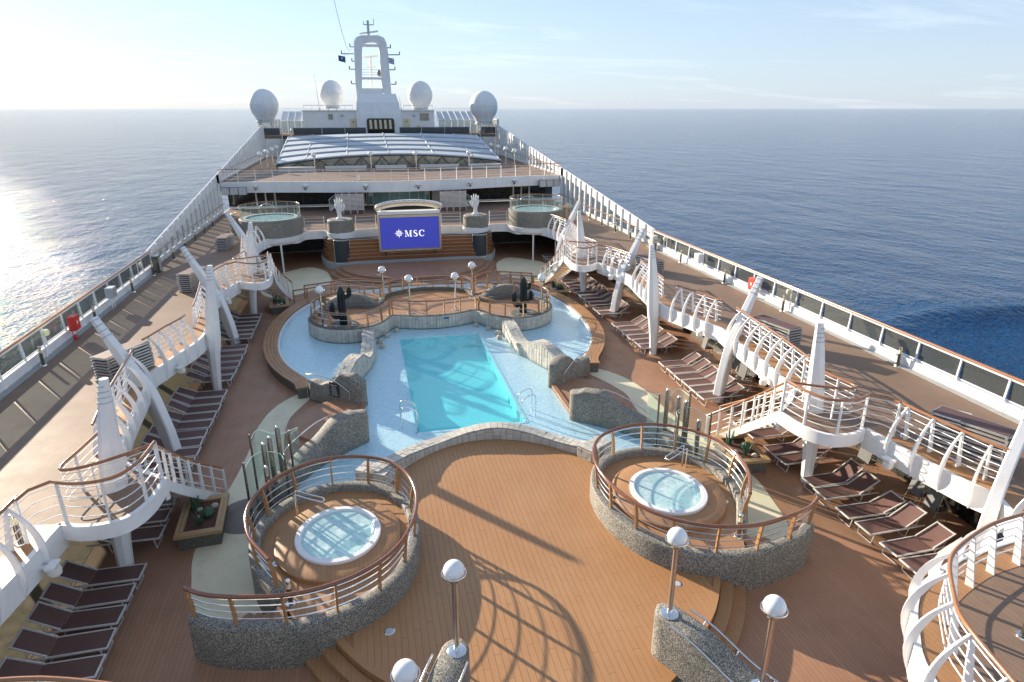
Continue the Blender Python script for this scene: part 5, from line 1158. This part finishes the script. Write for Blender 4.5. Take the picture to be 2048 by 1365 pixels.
dk15P = sm([(16.05, 64.4), (11.4, 63.9), (6.2, 62.75), (1.6, 62.0), (0, 61.9), (-1.6, 62.0), (-6.2, 62.75), (-11.4, 63.9), (-16.05, 64.4)], 4)
d15 = tag(recalc(MB().prism([*dk15P, V(-16.05, 97, 0), V(16.05, 97, 0)], Z15-.5, Z15).build('sun_deck', 'deck_upper')), 'upper sun deck with the glass roof', kind='structure')
a, b = offs(dk15P, .10), offs(dk15P, -.08)
recalc(MB().loft([[V(p.x, p.y, Z15-.95), V(p.x, p.y, Z15+.03), V(q.x, q.y, Z15+.03), V(q.x, q.y, Z15-.95)] for p, q in zip(a, b)]).build('fascia', 'white', d15, 40))
rl = thing('sun_deck_railing', 'white railing with many posts along the front of the sun deck', 'railing', (0, 62, Z15))
railing(rl, [V(p.x, p.y, Z15+.03) for p in offs(dk15P, -.15)], 1.1, 'white', 1.55, 4, 'white', rr=.016, hr=.035)
for k, x in enumerate((-13.0, -8.6, -3.2, 1.6, 6.6, 11.2, 14.2)):
    y = min(dk15P, key=lambda p: abs(p.x-x)).y-.32
    f = thing('wall_lantern', f'{ORD[k]} black lantern from the port wind screen, on the sun deck edge', 'lantern', (x, y, Z15-.6), 'lanterns on the sun deck edge')
    recalc(MB().lathe([(.001, .18), (.2, .14), (.21, .05), (.1, -.1), (.001, -.12)], (x, y, Z15-.45), 12).build('bowl', 'globe', f, 60)); MB().tube([V(x+.21*math.cos(R(a)), y+.21*math.sin(R(a)), Z15-.40) for a in range(0, 360, 30)], .022, 5, True).build('ring', 'black', f)
    MB().beam((x, y, Z15-.66), (x, y+.3, Z15-.62), .05, .05).build('arm', 'black', f); recalc(MB().lathe([(.001, -.26), (.05, -.24), (.09, -.12), (.12, -.07)], (x, y, Z15-.45), 10).build('holder', 'black', f, 50))
for s in (-1, 1):
    pnl = thing('floodlight_bank', f"row of three pale floodlight panels under the {'port' if s < 0 else 'starboard'} sun deck corner", 'floodlights', (s*14.9, 63.6, 4.6))
    for k in range(3): MB().box((s*(14.1+.75*k), 63.55+.12*k, 4.62), (.66, .1, .62)).build('panel', 'bulb_grey', pnl); MB().box((s*(14.1+.75*k), 63.62+.12*k, 4.62), (.72, .1, .68)).build('frame', 'dark_grey', pnl)
    # stairs to the sun deck
    stp = thing('sun_deck_stair', f"white steel stair up to the sun deck on the {'port' if s < 0 else 'starboard'} side of the lobby", 'stair', (s*5.5, 64.5, Z14))
    A, B = V(s*6.6, 63.7, Z14), V(s*3.7, 64.6, Z15-.6)
    for d in (-.45, .45): MB().beam(A+V(0, d, .05), B+V(0, d, .05), .06, .24).build('stringer', 'white', stp)
    for k in range(11): q = A.lerp(B, (k+.5)/11); MB().box(q+V(0, 0, .05), (.26, .86, .04)).build('tread', 'offwhite', stp)
    railing(stp, [A+V(0, -.45, .1), A.lerp(B, .5)+V(0, -.45, .1), B+V(0, -.45, .1)], .95, 'white', .9, 5, 'white', rr=.014, hr=.03, hand='white')
    for k in range(4):
        x = s*(3.75+.62*k); place_ = thing('upright_lounger', f"{ORD[k]} upright folded lounger from the lobby on the {'port' if s < 0 else 'starboard'} side", 'sun lounger', (x, 60.6, Z14), f"upright folded loungers on the {'port' if s < 0 else 'starboard'} side")
        MB().box((x, 60.72, Z14+.98), (.56, .14, 1.9)).build('sling', 'sling', place_); MB().beam((x-.27, 60.6, Z14+.02), (x-.27, 60.6, Z14+1.9), .035, .06, (0, 1, 0)).build('frame', 'alu', place_); MB().beam((x+.27, 60.6, Z14+.02), (x+.27, 60.6, Z14+1.9), .035, .06, (0, 1, 0)).build('frame', 'alu', place_)
        for q in range(13): MB().box((x, 60.59, Z14+.42+.112*q), (.50, .03, .06)).build('slat', 'alu', place_)
# glass roof
gr = thing('glass_roof', 'large stepped glass roof of pale blue panels with dark truss front', 'roof', (0, 84, Z15))
def rz(x, y): f = (y-76)/16.5; return lerp(6.72, 8.45, f)-lerp(.0056, .0022, f)*x*x
XS = [-12.4, -9.3, -4.9, -.3, 4.7, 9.2, 12.4]; YS = [76+3.3*k for k in range(6)]
for i in range(6):
    for j in range(5):
        xs = [lerp(XS[i]+.06, XS[i+1]-.06, q/4) for q in range(5)]; ya, yb = YS[j]+.02, YS[j+1]+.25
        top = [[V(x, y, rz(x, y)+.10*(j == j)+(.16 if y == ya else -.02)) for x in xs] for y in (ya, yb)]
        mb = MB().strip(top[0], top[1]); mb.strip([p-V(0, 0, .14) for p in top[0]], top[0]); mb.build('roof_panel', 'roof_panel', gr, 30)
for i, x in enumerate(XS): MB().tube([V(x, y, rz(x, y)+.16) for y in YS], .06, 6).build('roof_rib', 'bulb_grey' if i % 2 else 'white', gr)
for y in YS: MB().tube([V(lerp(-12.4, 12.4, q/16), y-.05, rz(lerp(-12.4, 12.4, q/16), y)+.05) for q in range(17)], .07, 6).build('roof_purlin', 'dark_grey', gr)
n = 22
MB().strip([V(lerp(-12.4, 12.4, q/16), 76.1, 5.4) for q in range(17)], [V(lerp(-12.4, 12.4, q/16), 76.1, rz(lerp(-12.4, 12.4, q/16), 76)) for q in range(17)]).build('front_glass', 'olive_glass', gr)
for k in range(n):
    xa, xb = lerp(-12.3, 12.3, k/n), lerp(-12.3, 12.3, (k+1)/n); za, zb = (5.42, rz(xb, 76)-.04) if k % 2 else (rz(xa, 76)-.04, 5.42)
    MB().beam((xa, 75.98, za), (xb, 75.98, zb), .06, .09).build('truss_member', 'dark_grey', gr)
MB().beam((-12.4, 75.98, 5.4), (12.4, 75.98, 5.4), .1, .1).build('truss_chord', 'dark_grey', gr)
for s in (-1, 1): recalc(MB().add([(s*12.45, 76, Z15), (s*12.45, 92.5, Z15), (s*12.45, 92.5, rz(12.4, 92.5)), (s*12.45, 76, rz(12.4, 76))], [(0, 1, 2, 3)]).build('side_wall', 'white', gr))
MB().box((0, 75.7, Z15+.03), (25, .4, .08)).build('curb', 'white', gr)
for x0, x1, nm in ((-12, -8.3, 'far port'), (-7.2, -2.9, 'inner port'), (-1.9, 1.4, 'middle'), (2.9, 7.2, 'inner starboard'), (8.4, 12, 'far starboard')):
    lk_ = thing('deck_locker', f'white louvred locker before the glass roof, {nm}', 'locker', ((x0+x1)/2, 74.4, Z15), 'white lockers before the glass roof')
    MB().box(((x0+x1)/2, 74.4, Z15+.2), (x1-x0, .8, .40)).build('body', 'white', lk_); MB().box(((x0+x1)/2, 74.4, Z15+.425), (x1-x0+.08, .9, .05)).build('lid', 'offwhite', lk_)
    for k in range(4): MB().box(((x0+x1)/2, 73.985, Z15+.07+.09*k), (x1-x0-.1, .03, .035)).build('louvre', 'offwhite', lk_)
# ------------------------------------------------------------------ forward house, mast and radomes
d16 = tag(MB().box((0, 103.5, Z16-.2), (33.4, 13, .4)).build('top_deck', 'deck_upper'), 'top deck carrying the mast house', kind='structure')
MB().box((0, 97.1, (Z15+Z16)/2-.25), (31.8, .2, Z16-Z15-.15)).build('front_wall', 'white', d16)
gb = thing('top_deck_balustrade', 'dark glass balustrade along the top deck edge', 'balustrade', (0, 97, Z16))
for x0, x1 in ((-16.4, -13.9), (-12.2, -8.4), (-8.4, -5.3), (-5.3, -2.4), (2.2, 5.3), (5.3, 8.6), (8.6, 12.2), (13.9, 16.4)):
    MB().box(((x0+x1)/2, 97.15, Z16+.5), (x1-x0-.08, .03, .9)).build('pane', 'dark_glass', gb); MB().box((x0, 97.15, Z16+.5), (.07, .06, 1.0)).build('post', 'bulb_grey', gb)
    MB().beam((x0, 97.15, Z16+1.0), (x1, 97.15, Z16+1.0), .06, .05).build('top_rail', 'bulb_grey', gb)
for s in (-1, 1):
    sd = 'port' if s < 0 else 'starboard'
    st = thing('top_deck_stair', f'steep ship stair up to the top deck, {sd} side', 'stair', (s*13.05, 95.5, Z15))
    A, B = V(s*13.05, 93.6, Z15), V(s*13.05, 97, Z16)
    for d in (-.62, .62): MB().beam(A+V(d, 0, 0), B+V(d, 0, 0), .08, .28).build('stringer', 'white', st); MB().tube([A+V(d, 0, .95), B+V(d, 0, .95)], .03, 6).build('handrail', 'dark_grey', st)
    for k in range(11): MB().box(A.lerp(B, (k+.5)/11), (1.16, .26, .05)).build('tread', 'dark_grey', st)
    cn = thing('corner_screen', f'curved white mullioned glass screen at the {sd} corner of the top deck', 'wind screen', (s*16.5, 100, Z16))
    P = cr_spline([(s*14.4, 103.5, 0), (s*15.8, 102.6, 0), (s*16.5, 101, 0), (s*16.65, 99, 0), (s*16.6, 97.3, 0)], 4)
    for i, (a, b) in enumerate(zip(P, P[1:])):
        MB().strip([a+V(0, 0, Z16+.15), b+V(0, 0, Z16+.15)], [a+V(0, 0, 10.1), b+V(0, 0, 10.1)]).build('pane', 'tint_glass', cn); MB().tube([a+V(0, 0, Z16), a+V(0, 0, 10.15)], .07, 6).build('mullion', 'white', cn)
    MB().tube([p+V(0, 0, 10.15) for p in P], .06, 6).build('top_rail', 'white', cn); MB().strip([p+V(0, 0, Z16-2.2) for p in P], [p+V(0, 0, Z16+.15) for p in P]).build('bulwark', 'white', cn)
    cpy = thing('glass_canopy', f'white framed sloping glass canopy behind the mast house, {sd} side', 'canopy', (s*11, 106, Z16))
    for k in range(6):
        x0 = s*(8.6+.98*k); MB().add([(x0, 103.9, 9.9), (x0+s*.9, 103.9, 9.9), (x0+s*.9, 108.5, 11.25), (x0, 108.5, 11.25)], [(0, 1, 2, 3)]).build('pane', 'roof_panel', cpy); MB().beam((x0, 103.9, 9.95), (x0, 108.5, 11.3), .07, .08).build('rafter', 'white', cpy)
        MB().beam((x0, 103.9, Z16), (x0, 103.9, 9.95), .08, .08).build('mullion', 'white', cpy); MB().add([(x0, 103.95, Z16+.1), (x0+s*.9, 103.95, Z16+.1), (x0+s*.9, 103.95, 9.9), (x0, 103.95, 9.9)], [(0, 1, 2, 3)]).build('front_pane', 'tint_glass', cpy)
    MB().tube([V(s*8.4, 103.9, 9.98), V(s*14.6, 103.9, 9.98)], .06, 6).build('eaves_bar', 'white', cpy); MB().tube([V(s*8.4, 108.5, 11.7), V(s*14.6, 108.5, 11.7)], .03, 6).build('roof_rail', 'white', cpy)
hs = thing('mast_house', 'white deck house with yellowish doors below the mast', 'deck house', (-1.7, 102, Z16))
hl, hr_ = -11.0, 7.6
recalc(MB().prism([(hl, 101), (hr_, 101), (hr_+.4, 107), (hl-.4, 107)], Z16, 11.35).build('house_wall', 'white', hs)); MB().box(((hl+hr_)/2, 104, 11.39), (hr_-hl+.3, 6.4, .1)).build('house_roof', 'offwhite', hs)
secs = [[V(-.45-w_, y0, z), V(-.45+w_, y0, z), V(-.45+w_, 106, z), V(-.45-w_, 106, z)] for z, w_, y0 in ((Z16-.0, 3.15, 100.2), (10.9, 3.15, 100.5), (12.5, 3.0, 100.9), (12.52, 3.0, 101.2), (13.7, 2.65, 102.3))]
recalc(MB().loft(secs).build('mast_base', 'white', hs))
a, b, c4 = pxY(734, 238, 100.35), pxY(787, 237, 100.35), pxY(787, 268, 100.25)
P = []
for cx_, cz_, a0 in ((b.x-.25, a.z-.25, 0), (a.x+.25, a.z-.25, 90), (a.x+.25, c4.z+.25, 180), (b.x-.25, c4.z+.25, 270)):
    for q in range(0, 91, 30): P.append((cx_+.25*math.cos(R(a0+q)), cz_+.25*math.sin(R(a0+q))))
MB().add([(x, 100.12, z) for x, z in P], [tuple(range(len(P)))]).build('window', 'window_dark', hs); MB().tube([V(x, 100.12, z) for x, z in P], .06, 6, True).build('window_frame', 'dark_grey', hs)
for k in range(5): x = lerp(a.x+.5, b.x-.5, k/4); MB().add([(x-.18, 100.08, c4.z+.7), (x+.18, 100.08, c4.z+.7), (x+.12, 100.08, a.z-.15), (x-.2, 100.08, a.z-.15)], [(0, 1, 2, 3)]).build('curtain', 'cream_fabric', hs)
for x in (pxY(707, 250, 100.9).x, pxY(814, 250, 100.9).x):
    MB().box((x, 100.97, 9.3), (.95, .08, 2.0)).build('door', 'cream_fabric', hs); MB().box((x, 100.92, 9.85), (.18, .03, .18)).build('door_window', 'dark_grey', hs)
for px_, w_, h_ in ((661, .6, .75), (849, 1.3, 1.0)): MB().box((pxY(px_, 234, 100.9).x, 100.95, pxY(px_, 234, 100.9).z), (w_, .1, h_)).build('vent', 'steel_dark', hs)
for px_ in (684, 828): MB().sphere(pxY(px_, 231, 100.7), .2, 10, 7).build('lamp', 'bulb_grey', hs, 60)
MB().box((pxY(837, 254, 100.9).x, 100.9, 9.0), (.3, .12, .6)).build('hazard_sign', 'yellow', hs)
mst = thing('mast', 'grey white arched radar mast with cross bars above the deck house', 'mast', (-.7, 103, 13.7))
MY = 103.0
OUTL = [(715, 205), (711, 165), (708, 100), (708, 84), (712, 75), (722, 71), (757, 71), (768, 76), (773, 86), (776, 105), (781, 165), (783, 190)]
INL = [(724, 186), (724, 165), (724, 100), (725, 93), (729, 86), (736, 84), (749, 84), (754, 87), (757, 93), (759, 105), (763, 165), (766, 186)]
o3 = [pxY(x, y, MY) for x, y in OUTL]; i3 = [pxY(x, y, MY) for x, y in INL]
secs = [[p, q, q+V(0, 1.6, 0), p+V(0, 1.6, 0)] for p, q in zip(o3, i3)]
recalc(MB().loft(secs).build('mast_arch', 'white', mst, 30))
for y_ in (91, 157, 188): a, b = pxY(722, y_, MY), pxY(764 if y_ > 100 else 758, y_, MY); MB().box((a+b)/2+V(0, .8, 0), (b.x-a.x+.2, 1.2, .3 if y_ < 180 else 1.5)).build('platform', 'white', mst)
for (x0, y0, x1) in ((683, 108, 708), (774, 110, 799), (700, 94, 710), (772, 96, 781), (704, 123, 710), (776, 124, 782), (699, 139, 710), (778, 140, 790), (703, 168, 712), (782, 169, 792)):
    a, b = pxY(x0, y0, MY+.6), pxY(x1, y0, MY+.6); MB().beam(a, b, .16, .16).build('yardarm', 'bulb_grey', mst)
    e = a if x0 < 740 else b; MB().box(e+V(0, 0, .2), (.14, .14, .45)).build('nav_light', 'dark_grey', mst)
a = pxY(737, 70, MY+.8); MB().box(a+V(0, 0, .9), (.35, .35, 1.9)).build('pole_top', 'bulb_grey', mst); MB().beam(pxY(719, 68, MY+.8), pxY(756, 63, MY+.8), .25, .22).build('radar_bar', 'offwhite', mst)
t_ = pxY(737, 50, MY+.8); MB().beam(t_-V(.7, 0, 0), t_+V(.7, 0, 0), .1, .1).build('aerial_bar', 'dark_grey', mst)
for dx_ in (-.7, 0, .7): MB().tube([t_+V(dx_, 0, 0), t_+V(dx_, 0, .8 if dx_ > 0 else .45)], .05, 6).build('aerial', 'dark_grey', mst)
a = pxY(742, 170, MY+3); b = pxY(741, 117, MY+3); MB().tube([a+V(0, 0, -2), b], .16, 8).build('rear_pole', 'offwhite', mst); MB().beam(pxY(724, 116, MY+3), pxY(756, 112, MY+3), .3, .25).build('radar_bar', 'offwhite', mst); MB().beam(pxY(732, 135, MY+3), pxY(751, 134, MY+3), .12, .12).build('cross_bar', 'offwhite', mst)
for y_ in (140, 145, 150): MB().tube([pxY(724, y_, MY+.1), pxY(763, y_, MY+.1)], .025, 5).build('guard_wire', 'bulb_grey', mst)
MB().sphere(pxY(759, 147, MY+1), .36, 10, 8, 1.3).build('horn', 'steel_dark', mst, 60)
for (fx, fy, nm, mt) in ((684, 117, 'blue house flag', 'flag_blue'), (782, 121, 'striped blue courtesy flag', 'flag_blue')):
    a = pxY(fx, fy, MY); fl = thing('flag', f'small {nm} flying from the mast yardarm', 'flag', tuple(a))
    secs = [[a+V(-.5+.16*i, .08*math.sin(i*1.2), .4-.03*i), a+V(-.5+.16*i, .08*math.sin(i*1.2), -.35-.04*i)] for i in range(7)]
    MB().strip([q[0] for q in secs], [q[1] for q in secs]).build('cloth', mt, fl, 60)
    if 'striped' in nm:
        for k in range(3): MB().strip([q[0].lerp(q[1], .1+.3*k)+V(0, -.02, 0) for q in secs], [q[0].lerp(q[1], .24+.3*k)+V(0, -.02, 0) for q in secs]).build('stripe', 'white', fl, 60)
    else: MB().sphere(a+V(0, -.05, 0), .14, 8, 6, .8).build('emblem', 'offwhite', fl)
    MB().tube([a+V(.46 if 'house' in nm else -.5, 0, -.4), a+V(.46 if 'house' in nm else -.5, 0, 1.0)], .015, 5).build('halyard', 'bulb_grey', fl)
def radome(cx_, cz_, r, y, zb, label):
    t = thing('radome', label, 'radome', (cx_, y, zb))
    prof = [(.001, cz_+r*1.06)]+[(r*math.sin(R(a)), cz_+r*1.06*math.cos(R(a))) for a in range(12, 126, 12)]+[(r*.70, cz_-r*.78), (r*.62, cz_-r*.98)]
    recalc(MB().lathe(prof, (cx_, y, 0), 36).build('dome', 'white', t, 60)); recalc(MB().lathe([(r*.60, cz_-r*.97), (r*.60, cz_-r*1.12), (r*.66, cz_-r*1.12), (r*.66, cz_-r*1.2), (.001, cz_-r*1.2)], (cx_, y, 0), 24).build('collar', 'bulb_grey', t, 40))
    for k in range(4): MB().tube([V(cx_+.5*r*math.cos(R(45+90*k)), y+.5*r*math.sin(R(45+90*k)), zb), V(cx_+.5*r*math.cos(R(45+90*k)), y+.5*r*math.sin(R(45+90*k)), cz_-r*1.1)], .08, 6).build('leg', 'white', t)
    MB().tube([V(cx_+r*1.003*math.cos(R(a)), y+r*1.003*math.sin(R(a)), cz_) for a in range(0, 360, 10)], .012, 4, True).build('seam', 'bulb_grey', t)
radome(-15.85, 12.15, 1.95, 99, Z16, 'large white egg-shaped radome on the port corner of the top deck'); radome(14.68, 11.95, 2.05, 99, Z16, 'large white egg-shaped radome on the starboard corner of the top deck')
radome(-7.0, 13.75, 1.75, 105, 11.4, 'white radome on the deck house roof to port of the mast'); radome(6.0, 13.6, 1.88, 105, 11.4, 'white radome on the deck house roof to starboard of the mast')
for x_, y_, h_, lb in ((639, 165, 5.0, 'thin whip aerial beside the port roof radome'), (829, 165, 3.6, 'thin whip aerial beside the starboard roof radome'), (803, 200, 2.0, 'short whip aerial between mast base and starboard radome')):
    a = pxY(x_, 222, 104); t = thing('whip_aerial', lb, 'aerial', (a.x, 104, 11.4)); MB().tube([V(a.x, 104, 11.4), V(a.x-.25, 104, 11.4+h_)], [.05, .015], 6).build('rod', 'bulb_grey', t); MB().box((a.x, 104, 11.55), (.2, .2, .3)).build('foot', 'bulb_grey', t)
rl = thing('house_roof_railing', 'thin white railing round the deck house roof', 'railing', (-1.7, 101, 11.4)); railing(rl, [V(-10.8, 101.1, 11.42), V(-4, 101.1, 11.42)], .7, 'white', 1.2, 2, 'white', rr=.02, hr=.025, hand='white'); railing(rl, [V(3.2, 101.1, 11.42), V(7.4, 101.1, 11.42)], .7, 'white', 1.2, 2, 'white', rr=.02, hr=.025, hand='white')
w0 = pxY(708, 76, MY); w1 = pxY(662, -25, 60); wr = thing('stay_wire', 'thin sagging wire running up from the mast', 'wire', tuple(w0)); MB().tube([w0.lerp(w1, t)+V(0, 0, -3.0*math.sin(math.pi*t)) for t in [i/14 for i in range(15)]], .022, 5).build('wire_strand', 'bulb_grey', wr)
